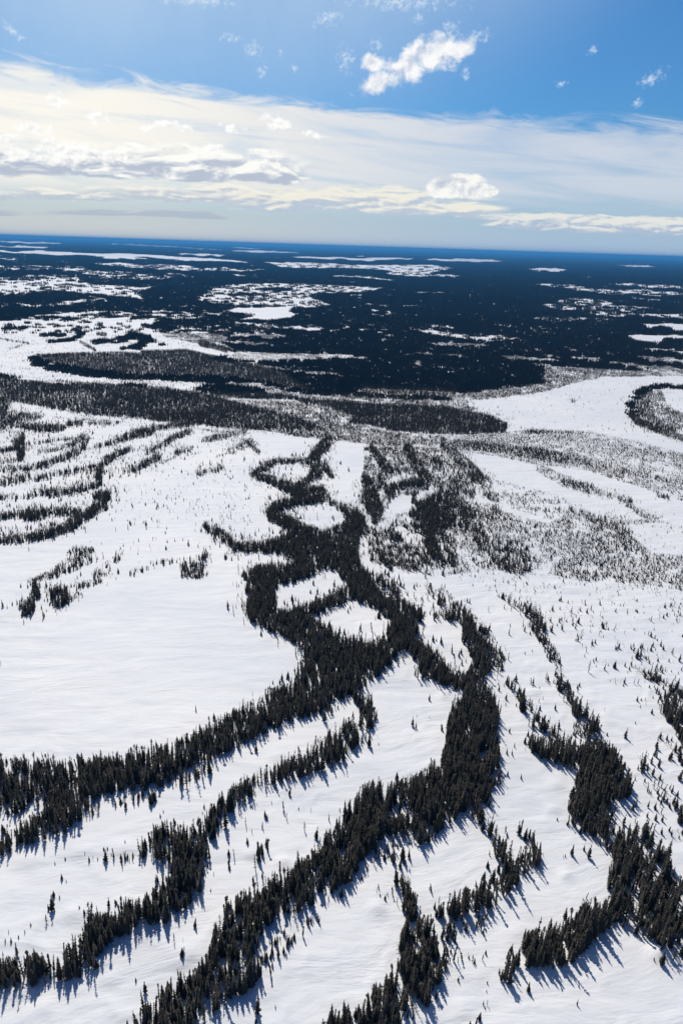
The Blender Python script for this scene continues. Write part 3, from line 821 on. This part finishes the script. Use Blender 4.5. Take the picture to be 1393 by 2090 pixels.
def mesh_from(name, verts, faces, mats, mat_idx=None, smooth=False):
    me = bpy.data.meshes.new(name)
    me.from_pydata(verts, [], faces)
    for m in mats:
        me.materials.append(m)
    if mat_idx is not None:
        me.polygons.foreach_set('material_index', mat_idx)
    if smooth:
        me.polygons.foreach_set('use_smooth', [True] * len(me.polygons))
    me.update()
    return me


def grid_mesh(name, V, nr, nc, mat, keep=None, smooth=True):
    """quad grid from an (nr*nc, 3) vertex array"""
    idx = np.arange(nr * nc).reshape(nr, nc)
    q = np.stack([idx[:-1, :-1], idx[:-1, 1:], idx[1:, 1:], idx[1:, :-1]], -1).reshape(-1, 4)
    if keep is not None:
        q = q[keep.reshape(-1)]
        used = np.unique(q)
        remap = np.full(len(V), -1)
        remap[used] = np.arange(len(used))
        V, q = V[used], remap[q]
    me = bpy.data.meshes.new(name)
    me.vertices.add(len(V))
    me.vertices.foreach_set('co', V.astype(np.float32).ravel())
    me.loops.add(q.size)
    me.loops.foreach_set('vertex_index', q.astype(np.int32).ravel())
    me.polygons.add(len(q))
    me.polygons.foreach_set('loop_start', np.arange(0, q.size, 4, dtype=np.int32))
    me.polygons.foreach_set('loop_total', np.full(len(q), 4, dtype=np.int32))
    me.polygons.foreach_set('use_smooth', np.full(len(q), smooth))
    me.materials.append(mat)
    me.update(calc_edges=True)
    me.validate()
    return me


def link(name, data, parent=None):
    o = bpy.data.objects.new(name, data)
    S.collection.objects.link(o)
    if parent is not None:
        o.parent = parent
    return o


# ------------------------------------------------------------------ snow ground, one sheet out to the horizon
FAR = 48000.0


def build_ground():
    a_front = np.linspace(-46, 46, 620)
    a_side = np.linspace(46, 314, 90)[1:]
    ang = np.radians(np.concatenate([a_front, a_side]))
    rs = [4.0]
    while rs[-1] < FAR:
        r = rs[-1]
        rs.append(r + (4.0 if r < 60 else max(0.9, r * 0.0065) if r < 700 else r * 0.03))
    rs = np.array(rs)
    rs[-1] = FAR
    A, Rr = np.meshgrid(ang, rs)
    X, Y = np.sin(A) * Rr, np.cos(A) * Rr
    Z = relief(X.ravel(), Y.ravel())
    V = np.stack([X.ravel(), Y.ravel(), Z], -1)
    o = link('ground', grid_mesh('snow_ground', V, len(rs), len(ang), MAT_SNOW))
    o['kind'] = 'structure'
    return o


build_ground()


# ------------------------------------------------------------------ trees: a few spruce shapes, each a crown and a trunk one metre-unit tall (scaled per tree)
def spruce(seed, H, Rm, power, club, fill, nwh, lean=0.0):
    """verts/faces of crown and trunk; H metres tall"""
    r = random.Random(seed)
    cv, cf, tv, tf = [], [], [], []
    bend = [r.uniform(-1, 1) * lean, r.uniform(-1, 1) * lean]
    ax = lambda t: (bend[0] * t * t * H, bend[1] * t * t * H)
    # trunk
    n = 6
    for k, t in enumerate((0.0, 0.25, 0.6, 1.0)):
        cx, cy = ax(t)
        rad = (0.017 * H) * (1 - t) ** 0.8 + 0.012
        for i in range(n):
            an = 2 * math.pi * i / n
            tv.append((cx + rad * math.cos(an), cy + rad * math.sin(an), t * H - (0.5 if k == 0 else 0)))
    for k in range(3):
        for i in range(n):
            a, b = k * n + i, k * n + (i + 1) % n
            tf.append((a, b, b + n, a + n))
    # crown radius profile
    def prof(t):
        base = Rm * (1 - t) ** power
        if club:
            base = Rm * (0.55 * (1 - t) ** 0.6 + club * math.exp(-((t - 0.86) / 0.09) ** 2))
        if t < 0.16:
            base *= 0.55 + 0.45 * t / 0.16
        return max(base, 0.05)
    # inner mass of twigs: ragged tapering spindle
    n = 7
    lv = 9
    for k in range(lv):
        t = 0.07 + 0.93 * k / (lv - 1)
        cx, cy = ax(t)
        rad0 = prof(t) * 0.30
        for i in range(n):
            an = 2 * math.pi * (i + 0.5 * (k % 2)) / n
            rad = rad0 * r.uniform(0.6, 1.25) if k < lv - 1 else 0.02
            cv.append((cx + rad * math.cos(an), cy + rad * math.sin(an), t * H + (r.uniform(-.1, .1) if 0 < k < lv - 1 else 0)))
    for k in range(lv - 1):
        for i in range(n):
            if r.random() > fill and k > 0:
                continue
            a, b = k * n + i, k * n + (i + 1) % n
            cf.append((a, b, b + n, a + n))
    # boughs: drooping sprays
    for k in range(nwh):
        t = 0.06 + 0.93 * (k / nwh) ** 0.95
        m = r.choice((4, 5, 5, 6)) if t < 0.9 else 3
        a0 = r.uniform(0, 6.28)
        gap = r.random() < (1 - fill) * 0.5
        for i in range(m):
            if gap and r.random() < 0.7:
                continue
            tt = min(0.995, t + r.uniform(-0.02, 0.02))
            cx, cy = ax(tt)
            L = prof(tt) * r.uniform(0.62, 1.25) + 0.05
            an = a0 + 2 * math.pi * i / m + r.uniform(-.35, .35)
            dx, dy = math.cos(an), math.sin(an)
            z0 = tt * H
            dr = -0.35 * L if tt < 0.75 else 0.25 * L
            wd = L * r.uniform(0.20, 0.34) + 0.03
            s = len(cv)
            p = lambda u, w, dz=0: (cx + dx * L * u - dy * w, cy + dy * L * u + dx * w, z0 + dr * u + 0.12 * L * u * u + dz)
            th = wd * 0.55
            cv.extend([p(0.05, 0), p(0.5, wd, -th * .4), p(0.62, 0, th * .5), p(0.5, -wd, -th * .4), p(1.0, r.uniform(-.2, .2) * wd), p(0.55, 0, -th)])
            cf.extend([(s, s + 1, s + 2), (s, s + 2, s + 3), (s + 1, s + 4, s + 2), (s + 2, s + 4, s + 3), (s, s + 5, s + 1), (s, s + 3, s + 5), (s + 1, s + 5, s + 4), (s + 5, s + 3, s + 4)])
    # leader tip
    cx, cy = ax(1.0)
    s = len(cv)
    cv.extend([(cx + .06, cy, H * 0.95), (cx - .03, cy + .05, H * 0.95), (cx - .03, cy - .05, H * 0.95), (cx, cy, H * 1.03)])
    cf.extend([(s, s + 1, s + 3), (s + 1, s + 2, s + 3), (s + 2, s, s + 3)])
    return cv, cf, tv, tf


def larch(seed, H, Rm, nbr):
    """leafless tamarack: trunk and thin twiggy crown"""
    r = random.Random(seed)
    _c, _f, tv, tf = spruce(seed, H, 0.2, 1, 0, 0.0, 1, 0.02)
    cv, cf = [], []
    for k in range(nbr):
        t = r.uniform(0.12, 1.0)
        L = Rm * (1.05 - t) ** 0.7 * r.uniform(0.5, 1.2)
        an = r.uniform(0, 6.28)
        for j in range(2):
            a2 = an + (r.uniform(-.5, .5) if j else 0)
            dx, dy = math.cos(a2), math.sin(a2)
            z0 = t * H
            w = 0.045
            s = len(cv)
            zt = z0 + L * r.uniform(-0.05, 0.45)
            cv.extend([(dy * w, -dx * w, z0), (-dy * w, dx * w, z0), (0, 0, z0 + 2 * w), (dx * L, dy * L, zt)])
            cf.extend([(s, s + 1, s + 3), (s + 1, s + 2, s + 3), (s + 2, s, s + 3)])
    return cv, cf, tv, tf


# (maker, real height, look)
KINDS = [
    (spruce(101, 7.0, 0.80, 0.85, 0, 0.95, 26, 0.015), 7.0, 'full', MAT_FOL),
    (spruce(102, 7.5, 0.66, 0.70, 0, 0.95, 28, 0.02), 7.5, 'columnar', MAT_FOL),
    (spruce(103, 7.0, 0.52, 0.65, 0, 0.80, 24, 0.035), 7.0, 'slender', MAT_FOL),
    (spruce(104, 7.5, 0.66, 0.7, 0.42, 0.80, 24, 0.03), 7.5, 'clubbed', MAT_FOL),
    (spruce(105, 6.5, 0.98, 0.9, 0, 1.0, 26, 0.01), 6.5, 'broad', MAT_FOL),
    (spruce(106, 6.0, 0.70, 0.8, 0, 0.60, 20, 0.05), 6.0, 'ragged', MAT_FOL),
    (spruce(107, 7.0, 0.74, 0.75, 0.2, 0.9, 26, 0.03), 7.0, 'full', MAT_FOL),
    (spruce(108, 5.0, 0.45, 0.6, 0.3, 0.65, 16, 0.07), 5.0, 'stunted', MAT_FOL),
    (larch(109, 6.5, 0.95, 60), 6.5, 'bare', MAT_TAM),
    (larch(110, 5.0, 0.75, 45), 5.0, 'bare', MAT_TAM),
]
CROWN, TRUNK, PROTO, NATH = [], [], [], []
for (cv, cf, tv, tf), hh, look, fm in KINDS:
    CROWN.append(mesh_from('crown', cv, cf, [fm]))
    TRUNK.append(mesh_from('trunk', tv, tf, [MAT_BARK], smooth=True))
    n = len(cv)
    both = mesh_from('tree_both', cv + tv, cf + [tuple(i + n for i in f) for f in tf], [fm, MAT_BARK], [0] * len(cf) + [1] * len(tf))
    PROTO.append(bpy.data.objects.new('forest_tree', both))       # data for the forest below; never placed by itself
    NATH.append(hh)
NATH = np.array(NATH)

# ------------------------------------------------------------------ scatter trees over the survey
R_TREES = 1060.0
R_GROVES = 620.0          # from here on closed forest is made of groves


def scatter():
    # candidates: number per area follows rho_dense(r)
    px_, py_ = [], []
    bands = [(70, 250), (250, 450), (450, 700), (700, R_TREES)]
    out = []
    for r0, r1 in bands:
        half = R_(42 if r1 <= 450 else 31)
        # integrate rho * r dr * 2 half
        rr = np.linspace(r0, r1, 400)
        dens = rho_dense(rr) * rr
        cdf = np.concatenate([[0], np.cumsum((dens[1:] + dens[:-1]) / 2 * np.diff(rr))])
        N = int(cdf[-1] * 2 * half)
        r = np.interp(rng.random(N) * cdf[-1], cdf, rr)
        a = rng.uniform(-half, half, N)
        out.append(np.stack([np.sin(a) * r, np.cos(a) * r], -1))
    C = np.concatenate(out)
    r = np.hypot(C[:, 0], C[:, 1])
    # keep crowns from standing inside each other close to the viewer
    near = r < 420
    cell = np.floor(C / 0.40).astype(np.int64)
    key = cell[:, 0] * 100003 + cell[:, 1]
    _, first = np.unique(np.where(near, key, np.arange(len(key)) + 10 ** 12), return_index=True)
    C = C[np.sort(first)]
    r = np.hypot(C[:, 0], C[:, 1])
    N = len(C)
    stand = fbm(C[:, 0] / 25, C[:, 1] / 25, 3, 3)
    H = np.clip(rng.normal(4.4, 1.25, N) + (stand - 0.5) * 2.6, 1.9, 7.2)
    H = np.where(rng.random(N) < 0.07, H * 1.22, H)
    H = np.where(rng.random(N) < 0.42, H * rng.uniform(0.45, 0.8, N), H)
    H = H * np.interp(r, [170, 245, 450, 800], [0.97, 0.72, 0.63, 0.58])
    z = relief(C[:, 0], C[:, 1])
    gx, gy = project(C[:, 0], C[:, 1], z)
    fen = in_poly(gx, gy, np.array([(905, 885), (1500, 885), (1500, 1240), (930, 1215), (890, 1110)], float))      # stunted wood on the eastern fen
    H = np.where(fen, H * 0.72, H)
    bx, by = project(C[:, 0], C[:, 1], z)
    tx, ty = project(C[:, 0], C[:, 1], z + H)
    hpx = by - ty
    d = density(bx, by, hpx, C[:, 0], C[:, 1])
    miss = np.nonzero(d < 0.05)[0]                 # a shorter tree may still fit at the edge of a band
    d2 = density(bx[miss], by[miss], hpx[miss] * 0.6, C[miss, 0], C[miss, 1])
    H[miss] = np.where(d2 > d[miss], H[miss] * 0.6, H[miss])
    d[miss] = np.maximum(d2, d[miss])
    # scattered smaller trees around every band
    jx, jy = rng.normal(0, 0.9, len(C)) * hpx, rng.normal(0.25, 0.7, len(C)) * hpx
    out = np.nonzero((d < 0.12) & (r < 700))[0]
    d3 = density(bx[out] + jx[out], by[out] + jy[out], hpx[out] * 0.5, C[out, 0], C[out, 1])
    fr = (d3 > 0.45) & (rng.random(len(out)) < 0.9)
    d[out] = np.where(fr, np.maximum(d[out], np.interp(r[out], [180, 300], [0.088, 0.20])), d[out])
    # thin stands: shorter trees, gathered in little groups
    clump3 = fbm(C[:, 0] / 3.2, C[:, 1] / 3.2, 57, 2)
    clump = fbm(C[:, 0] / 7, C[:, 1] / 7, 51, 3)
    r = np.hypot(C[:, 0], C[:, 1])
    st = streaks(C[:, 0], C[:, 1], r)
    mixf = np.clip((r - 600) / 500, 0, 1)
    thin = np.clip(0.4 + (clump - 0.38) * 5.0, 0.1, 2.6) * (1 - mixf) + np.clip(0.6 + (st - 0.48) * 9, 0.0, 3.0) * mixf
    p = np.where(d < 0.5, d * thin * np.where(d > 0.09, np.interp(r, [200, 330], [1.5, 4.2]), 1.0), d * np.where((mixf > 0.5) & (st > 0.66), 0.35, 1.0) * np.where(mixf < 0.5, np.clip(np.interp(r, [200, 320], [0.62, 0.9]) + (clump3 - 0.3) * 4.0, 0.25, 1), 1.0))
    ok = (rng.random(N) < p) & ~((r > R_GROVES) & (d > 0.94))
    C, H, z, d, bx, by = C[ok], H[ok], z[ok], d[ok], bx[ok], by[ok]
    H = np.where(fen[ok] & (d < 0.44), H * 0.95, H)
    H = H * np.where(d < 0.10, rng.uniform(0.25, 0.6, len(H)), np.where(d < 0.44, rng.uniform(0.38, 0.7, len(H)), 1.0))
    return np.column_stack([C, z, H, d, bx, by])


T = scatter()
for (px, py, hp) in SINGLES:
    x, y = at(px, py)
    zz = float(relief(np.array([x]), np.array([y]))[0])
    k = py - project(np.array([x]), np.array([y]), np.array([zz + 1.0]))[1][0]
    T = np.vstack([T, [x, y, zz, max(0.8, hp / max(k, 0.5)), 0.05, px, py]])
N = len(T)
pick = rng.random(N)
dense_choice = np.array([0, 1, 2, 3, 4, 6, 0, 1, 2, 5, 5, 7, 3, 8, 8, 9])
thin_choice = np.array([0, 5, 4, 5, 6, 7, 2, 9, 0])
VAR = np.where(T[:, 4] > 0.45, dense_choice[(pick * len(dense_choice)).astype(int)], thin_choice[(pick * len(thin_choice)).astype(int)])
SC = T[:, 3] / NATH[VAR]
ROT = np.column_stack([rng.normal(0, 0.05, N), rng.normal(0, 0.05, N), rng.uniform(0, 6.283, N)])
WID = 1.10 * np.clip(rng.normal(1.0, 0.14, N), 0.72, 1.35) * np.clip(NATH[VAR] / np.maximum(T[:, 3], 1), 1, 2.2) ** 0.5

tx_, ty_ = project(T[:, 0], T[:, 1], T[:, 2] + T[:, 3])
size = np.where((T[:, 5] > -8) & (T[:, 5] < PW + 8) & (ty_ < PH - 12), (T[:, 6] - ty_), 0)
order = np.argsort(-size)
SOLO = order[:300]
REST = np.setdiff1d(np.arange(N), SOLO)
print('TREES', N, 'smallest single', size[SOLO[-1]], 'lowest y', T[SOLO, 6].min())


# ------------------------------------------------------------------ the 300 nearest trees, each its own object
# bank name -> (centre line in survey coordinates, phrase, what stands at its first end, in its middle, at its last end)
BANKS = [
    ('lowest left bank', [(-20, 2000), (60, 1990), (150, 1965), (200, 1920), (260, 1880), (325, 1850)], 'by left frame edge', 'at its widest bend', 'by the brownish clump'),
    ('brownish clump left of centre', [(385, 1850), (385, 1790), (375, 1740), (320, 1715)], 'at its shadowy foot', 'halfway up', 'at its ragged head'),
    ('narrow second bank', [(430, 1690), (480, 1625), (570, 1575), (660, 1540), (745, 1465)], 'near the brownish clump', 'halfway along', 'at its upper tip'),
    ('broad third bank', [(250, 2110), (340, 2060), (420, 2010), (485, 1930), (510, 1860)], 'by the bottom frame edge', 'at the curve', 'where it is thickest'),
    ('long middle of the third bank', [(540, 1850), (620, 1810), (690, 1750), (740, 1690)], 'at its lower end', 'halfway along', 'below the snow gap'),
    ('upper third bank', [(760, 1650), (800, 1630), (860, 1630), (900, 1640)], 'by the snow gap', 'halfway along', 'under the dark thicket'),
    ('dark thicket heading the third bank', [(940, 1640), (950, 1560), (965, 1480), (970, 1420)], 'at its foot', 'at its middle', 'at its head'),
    ('lower middle bank', [(640, 2110), (740, 2065), (850, 2000), (865, 1920), (840, 1850), (815, 1795)], 'by the bottom frame edge', 'at its thick bend', 'along its thin neck'),
    ('loop of trees right of centre', [(905, 1850), (970, 1830), (1020, 1800), (1085, 1745)], 'at its left tip', 'halfway along', 'at its upper right'),
    ('thin arm above the loop', [(965, 1645), (1000, 1690), (1045, 1735)], 'under the dark thicket', 'halfway down', 'touching the loop'),
    ('lower right bank', [(1005, 2005), (1060, 1955), (1130, 1930), (1200, 1890), (1250, 1865)], 'at its thin tip', 'halfway along', 'joining the right bank'),
    ('big right bank', [(1225, 1720), (1270, 1790), (1310, 1860), (1400, 1930)], 'at its upper bend', 'halfway down', 'by the right frame edge'),
    ('round thicket of the right bank', [(1190, 1660), (1210, 1600), (1215, 1540)], 'at its foot', 'at its middle', 'at its head'),
    ('long upper left bank', [(-40, 1610), (100, 1600), (260, 1580), (420, 1530), (600, 1440)], 'by left frame edge', 'halfway along', 'toward the crossing'),
    ('short left bank below it', [(-60, 1735), (30, 1710), (95, 1680), (165, 1645)], 'by left frame edge', 'halfway along', 'at its upper end'),
]
SHORT = {'long middle of the third bank': 'middle third bank', 'brownish clump left of centre': 'brownish clump', 'long upper left bank': 'upper left bank', 'dark thicket heading the third bank': 'dark third-bank thicket',
         'loop of trees right of centre': 'loop right of centre', 'short left bank below it': 'short left bank', 'round thicket of the right bank': 'round right-bank thicket', 'thin arm above the loop': 'arm above the loop'}
LOOKS = {'full': 'full', 'columnar': 'columnar', 'slender': 'slender', 'clubbed': 'club-topped', 'broad': 'broad', 'ragged': 'ragged', 'stunted': 'stunted', 'bare': 'bare'}
PLACES = [(372, 1955, 'on the white mound between the two lower left banks'), (1176, 2053, 'alone on the open snow in the lower right corner'), (107, 1845, 'on the snow above the lowest left bank'),
          (530, 1745, 'in the copse between second and third banks'), (1333, 1962, 'by the mound in the lower right corner'), (173, 1868, 'beside a snow crack above the lowest left bank'),
          (560, 1920, 'in the thin fringe right of the thick third bank'), (615, 1880, 'in the thin fringe right of the thick third bank'), (780, 1790, 'on the snow between the third bank and the loop'),
          (940, 1900, 'in the scattered trees under the loop'), (960, 1980, 'scattered left of the lower right bank'), (975, 2060, 'in the line below the lower right bank'),
          (885, 1840, 'on the snow left of the loop'), (1320, 1620, 'in the sparse trees right of the round thicket'), (910, 1960, 'in the fringe right of lower middle bank'),
          (475, 1755, 'on the snow right of the brownish clump'), (262, 1925, 'in the fringe below the lowest left bank'), (300, 1740, 'on the snow left of the brownish clump'),
          (30, 1920, 'in the dotted line above the lowest left bank'), (1090, 1780, 'at the outer side of the loop')]
ORD = ['first', 'second', 'third', 'fourth', 'fifth', 'sixth', 'seventh', 'eighth', 'ninth', 'tenth', 'eleventh', 'twelfth']


def describe():
    px, py = T[SOLO, 5], T[SOLO, 6]
    hp = size[SOLO]
    allx, ally = T[:, 5], T[:, 6]
    rows = []
    for n_, i in enumerate(SOLO):
        best = (1e9, None, 0)
        for b, (nm, line, *_e) in enumerate(BANKS):
            tot = sum(math.dist(p, q) for p, q in zip(line[:-1], line[1:]))
            acc = 0
            for p, q in zip(line[:-1], line[1:]):
                L = math.dist(p, q)
                t = min(1, max(0, ((px[n_] - p[0]) * (q[0] - p[0]) + (py[n_] - p[1]) * (q[1] - p[1])) / L ** 2))
                dd = math.dist((px[n_], py[n_]), (p[0] + t * (q[0] - p[0]), p[1] + t * (q[1] - p[1])))
                if dd < best[0]:
                    best = (dd, b, (acc + t * L) / tot)
                acc += L
        near = np.abs(allx - px[n_]) < 16
        dy = ally - py[n_]
        front = int((near & (dy > 3) & (dy < 45)).sum())
        back = int((near & (dy < -3) & (dy > -45)).sum())
        rows.append((best, front, back))
    out = [None] * len(SOLO)
    lo_, hi_ = np.quantile(T[SOLO, 3], [0.35, 0.72])
    buckets = {}
    for n_, i in enumerate(SOLO):
        (dist, b, t), front, back = rows[n_]
        look = LOOKS[KINDS[int(VAR[i])][2]]
        kind = 'larch' if look == 'bare' else 'spruce'
        sz = 'towering' if T[i, 3] > hi_ else 'tall' if T[i, 3] > lo_ else 'medium'
        if dist > 62 or front + back < 4:
            q = min(PLACES, key=lambda p: math.dist(p[:2], (px[n_], py[n_])))
            if math.dist(q[:2], (px[n_], py[n_])) < 90 or dist > 62:
                buckets.setdefault((f'{sz} {look} {kind}', q[2], 'trees standing apart from the banks'), []).append(n_)
                continue
        nm, line, e0, e1, e2 = BANKS[b]
        seg = e0 if t < 0.34 else e1 if t < 0.67 else e2
        edge = 'fronting' if front < 2 else 'behind' if back < 2 else 'inside'
        short = SHORT.get(nm, nm)
        where = {'fronting': f'on the dark side of {short}', 'behind': f'on the sunny side of {short}', 'inside': f'inside the {short}'}[edge]
        buckets.setdefault((f'{sz} {look} {kind}', f'{where}, {seg}', f'trees of the {nm}'), []).append(n_)
    for (what, where, grp), mem in buckets.items():
        mem.sort(key=lambda n_: px[n_])
        k = len(mem)
        for j, n_ in enumerate(mem):
            if k == 1:
                w = what
            elif k == 2:
                w = ('left ' if j == 0 else 'right ') + what
            elif j == 0:
                w = 'leftmost ' + what
            elif j == k - 1:
                w = 'rightmost ' + what
            elif k == 3:
                w = 'middle ' + what
            else:
                w = ORD[min(j, len(ORD) - 1)] + '-from-left ' + what
            out[n_] = (f'{w} {where}', grp)
    print('LONG', [a for a, _ in out if len(a.split()) > 16], 'REPEATED', len(out) - len({a for a, _ in out}))
    return out


def place_singles():
    labels = describe()
    for n_, i in enumerate(SOLO):
        v = int(VAR[i])
        bare = KINDS[v][2] == 'bare'
        e = bpy.data.objects.new('larch_tree' if bare else 'spruce_tree', None)
        S.collection.objects.link(e)
        e.empty_display_size = 0.5
        e.location = (T[i, 0], T[i, 1], T[i, 2])
        e.rotation_euler = tuple(ROT[i])
        e.scale = (SC[i] * WID[i], SC[i] * WID[i], SC[i])
        lab, grp = labels[n_]
        e['label'] = lab
        e['category'] = 'tree'
        if grp:
            e['group'] = grp
        link('crown', CROWN[v], e)
        link('trunk', TRUNK[v], e)


place_singles()


# ------------------------------------------------------------------ all other trees: one object
def instance_points(ob, kinds, rot, size, protos):
    """stand one of the prototype trees on every vertex of ob"""
    me = ob.data
    for nm, tp, val in (('kind_index', 'INT', kinds.astype(np.int32)), ('lean', 'FLOAT_VECTOR', rot.astype(np.float32).ravel()),
                        ('size', 'FLOAT_VECTOR', size.astype(np.float32).ravel())):
        at_ = me.attributes.new(nm, tp, 'POINT')
        at_.data.foreach_set('value' if tp == 'INT' else 'vector', val)
    ng = bpy.data.node_groups.new(ob.name + '_trees', 'GeometryNodeTree')
    ng.interface.new_socket('Geometry', in_out='INPUT', socket_type='NodeSocketGeometry')
    ng.interface.new_socket('Geometry', in_out='OUTPUT', socket_type='NodeSocketGeometry')
    L = ng.links
    gi, go = ng.nodes.new('NodeGroupInput'), ng.nodes.new('NodeGroupOutput')

    def attr(nm, tp):
        a = ng.nodes.new('GeometryNodeInputNamedAttribute')
        a.data_type = tp
        a.inputs['Name'].default_value = nm
        return a.outputs['Attribute']
    ki, le, si = attr('kind_index', 'INT'), attr('lean', 'FLOAT_VECTOR'), attr('size', 'FLOAT_VECTOR')
    e2r = ng.nodes.new('FunctionNodeEulerToRotation')
    L.new(le, e2r.inputs[0])
    jn = ng.nodes.new('GeometryNodeJoinGeometry')
    for k, p in enumerate(protos):
        cmp_ = ng.nodes.new('FunctionNodeCompare')
        cmp_.data_type = 'INT'
        cmp_.operation = 'EQUAL'
        L.new(ki, cmp_.inputs[2])
        cmp_.inputs[3].default_value = k
        oi = ng.nodes.new('GeometryNodeObjectInfo')
        oi.inputs['Object'].default_value = p
        oi.inputs['As Instance'].default_value = True
        ip = ng.nodes.new('GeometryNodeInstanceOnPoints')
        L.new(gi.outputs[0], ip.inputs['Points'])
        L.new(cmp_.outputs[0], ip.inputs['Selection'])
        L.new(oi.outputs['Geometry'], ip.inputs['Instance'])
        L.new(e2r.outputs[0], ip.inputs['Rotation'])
        L.new(si, ip.inputs['Scale'])
        L.new(ip.outputs[0], jn.inputs[0])
    L.new(jn.outputs[0], go.inputs[0])
    ob.modifiers.new('trees', 'NODES').node_group = ng


def build_forest():
    n = len(REST)
    me = bpy.data.meshes.new('forest')
    me.vertices.add(n)
    me.vertices.foreach_set('co', T[REST, :3].astype(np.float32).ravel())
    ob = link('forest', me)
    ob['kind'] = 'stuff'
    ob['label'] = 'dark spruce forest spread in bands and thickets over the snowy bog'
    instance_points(ob, VAR[REST], ROT[REST], np.column_stack([SC[REST] * WID[REST], SC[REST] * WID[REST], SC[REST]]), PROTO)


build_forest()


# ------------------------------------------------------------------ woods beyond 640 m: groves of spruce spires with clearings
def grove(seed, n, half):
    r = random.Random(seed)
    v, f = [], []
    for _ in range(n):
        cx, cy, h, w = r.uniform(-half, half), r.uniform(-half, half), r.uniform(3.2, 6.4), r.uniform(0.7, 1.25)
        s0 = len(v)
        for k, (t, q) in enumerate(((-0.1, 0.8), (0.3, 1.0), (0.7, 0.55))):
            for i in range(5):
                an = 6.283 * (i + 0.5 * k) / 5
                rad = w * q * r.uniform(0.7, 1.25)
                v.append((cx + rad * math.cos(an), cy + rad * math.sin(an), t * h))
        v.append((cx, cy, h))
        for k in range(2):
            for i in range(5):
                a, b = s0 + 5 * k + i, s0 + 5 * k + (i + 1) % 5
                f.append((a, b, b + 5, a + 5))
        for i in range(5):
            f.append((s0 + 10 + i, s0 + 10 + (i + 1) % 5, s0 + 15))
    return v, f


def build_far_woods():
    half = R_(31)
    edges = np.geomspace(R_GROVES, FAR * 0.97, 22)
    out = []
    for r0, r1 in zip(edges[:-1], edges[1:]):
        rm = (r0 + r1) / 2
        k = np.clip(rm / 2600, 0.42, 7)
        front = 12 * 2.0 * k * 4.6                    # frontal area of one grove
        n_area = 20.0 * (CAM_H / rm) / front
        N = int(half * (r1 * r1 - r0 * r0) * n_area)
        r = np.sqrt(rng.uniform(r0 * r0, r1 * r1, N))
        a = rng.uniform(-half, half, N)
        out.append(np.column_stack([np.sin(a) * r, np.cos(a) * r, np.full(N, k)]))
    C = np.concatenate(out)
    x, y = C[:, 0], C[:, 1]
    bx, by = project(x, y, np.zeros_like(x))
    tx, ty = project(x, y, np.full_like(x, 5.0))
    d = density(bx, by, by - ty, x, y)
    d = np.where((bx < -70) | (bx > PW + 70), np.where(fbm(x / 900, y / 2500, 4, 3) > 0.45, 1.0, 0.25), d)
    rr = np.hypot(x, y)
    st = streaks(x, y, rr)
    p = np.where(d > 0.6, d * np.where(st > np.where(bx < 650, 0.625, 0.685), 0.10, 1.0), d * np.clip(0.6 + (st - 0.48) * 9, 0.0, 3.0))
    p = np.where(rr < R_TREES, np.where(d > 0.94, 1.0, 0.0), p)
    ok = rng.random(len(C)) < p
    C = C[ok]
    n = len(C)
    print('GROVES', n)
    me = bpy.data.meshes.new('distant_forest')
    me.vertices.add(n)
    me.vertices.foreach_set('co', np.column_stack([C[:, 0], C[:, 1], np.zeros(n)]).astype(np.float32).ravel())
    protos = [bpy.data.objects.new('grove', mesh_from('grove', *grove(900 + q, 12, 8.0), [MAT_FAR])) for q in range(3)]
    ob = link('distant_forest', me)
    ob['kind'] = 'stuff'
    ob['label'] = 'far dark spruce woods between frozen lakes, fading blue toward the horizon'
    rot = np.column_stack([np.zeros(n), np.zeros(n), rng.uniform(0, 6.283, n)])
    sc = np.column_stack([C[:, 2], C[:, 2], rng.uniform(0.8, 1.25, n) * np.interp(np.hypot(C[:, 0], C[:, 1]), [640, 2600], [0.55, 1.0])])
    instance_points(ob, rng.integers(0, 3, n), rot, sc, protos)


build_far_woods()


# ------------------------------------------------------------------ haze: one box of clear cold air around everything
def build_haze():
    x0, y0, z0, x1, y1, z1 = -52000, -50000, -3.0, 52000, 52000, CAM_H + 30
    v = [(x, y, z) for z in (z0, z1) for x, y in ((x0, y0), (x1, y0), (x1, y1), (x0, y1))]
    f = [(3, 2, 1, 0), (4, 5, 6, 7), (0, 1, 5, 4), (1, 2, 6, 5), (2, 3, 7, 6), (3, 0, 4, 7)]
    m = bpy.data.materials.new('haze')
    m.use_nodes = True
    g = Nodes(m.node_tree)
    pv = g.n('ShaderNodeVolumePrincipled')
    pv.inputs['Color'].default_value = (0.08, 0.40, 0.88, 1)
    pv.inputs['Density'].default_value = 7.5e-5
    pv.inputs['Anisotropy'].default_value = 0.2
    out = g.n('ShaderNodeOutputMaterial')
    g.t.links.new(pv.outputs[0], out.inputs['Volume'])
    o = link('haze', mesh_from('haze', v, f, [m]))
    o['kind'] = 'stuff'


build_haze()
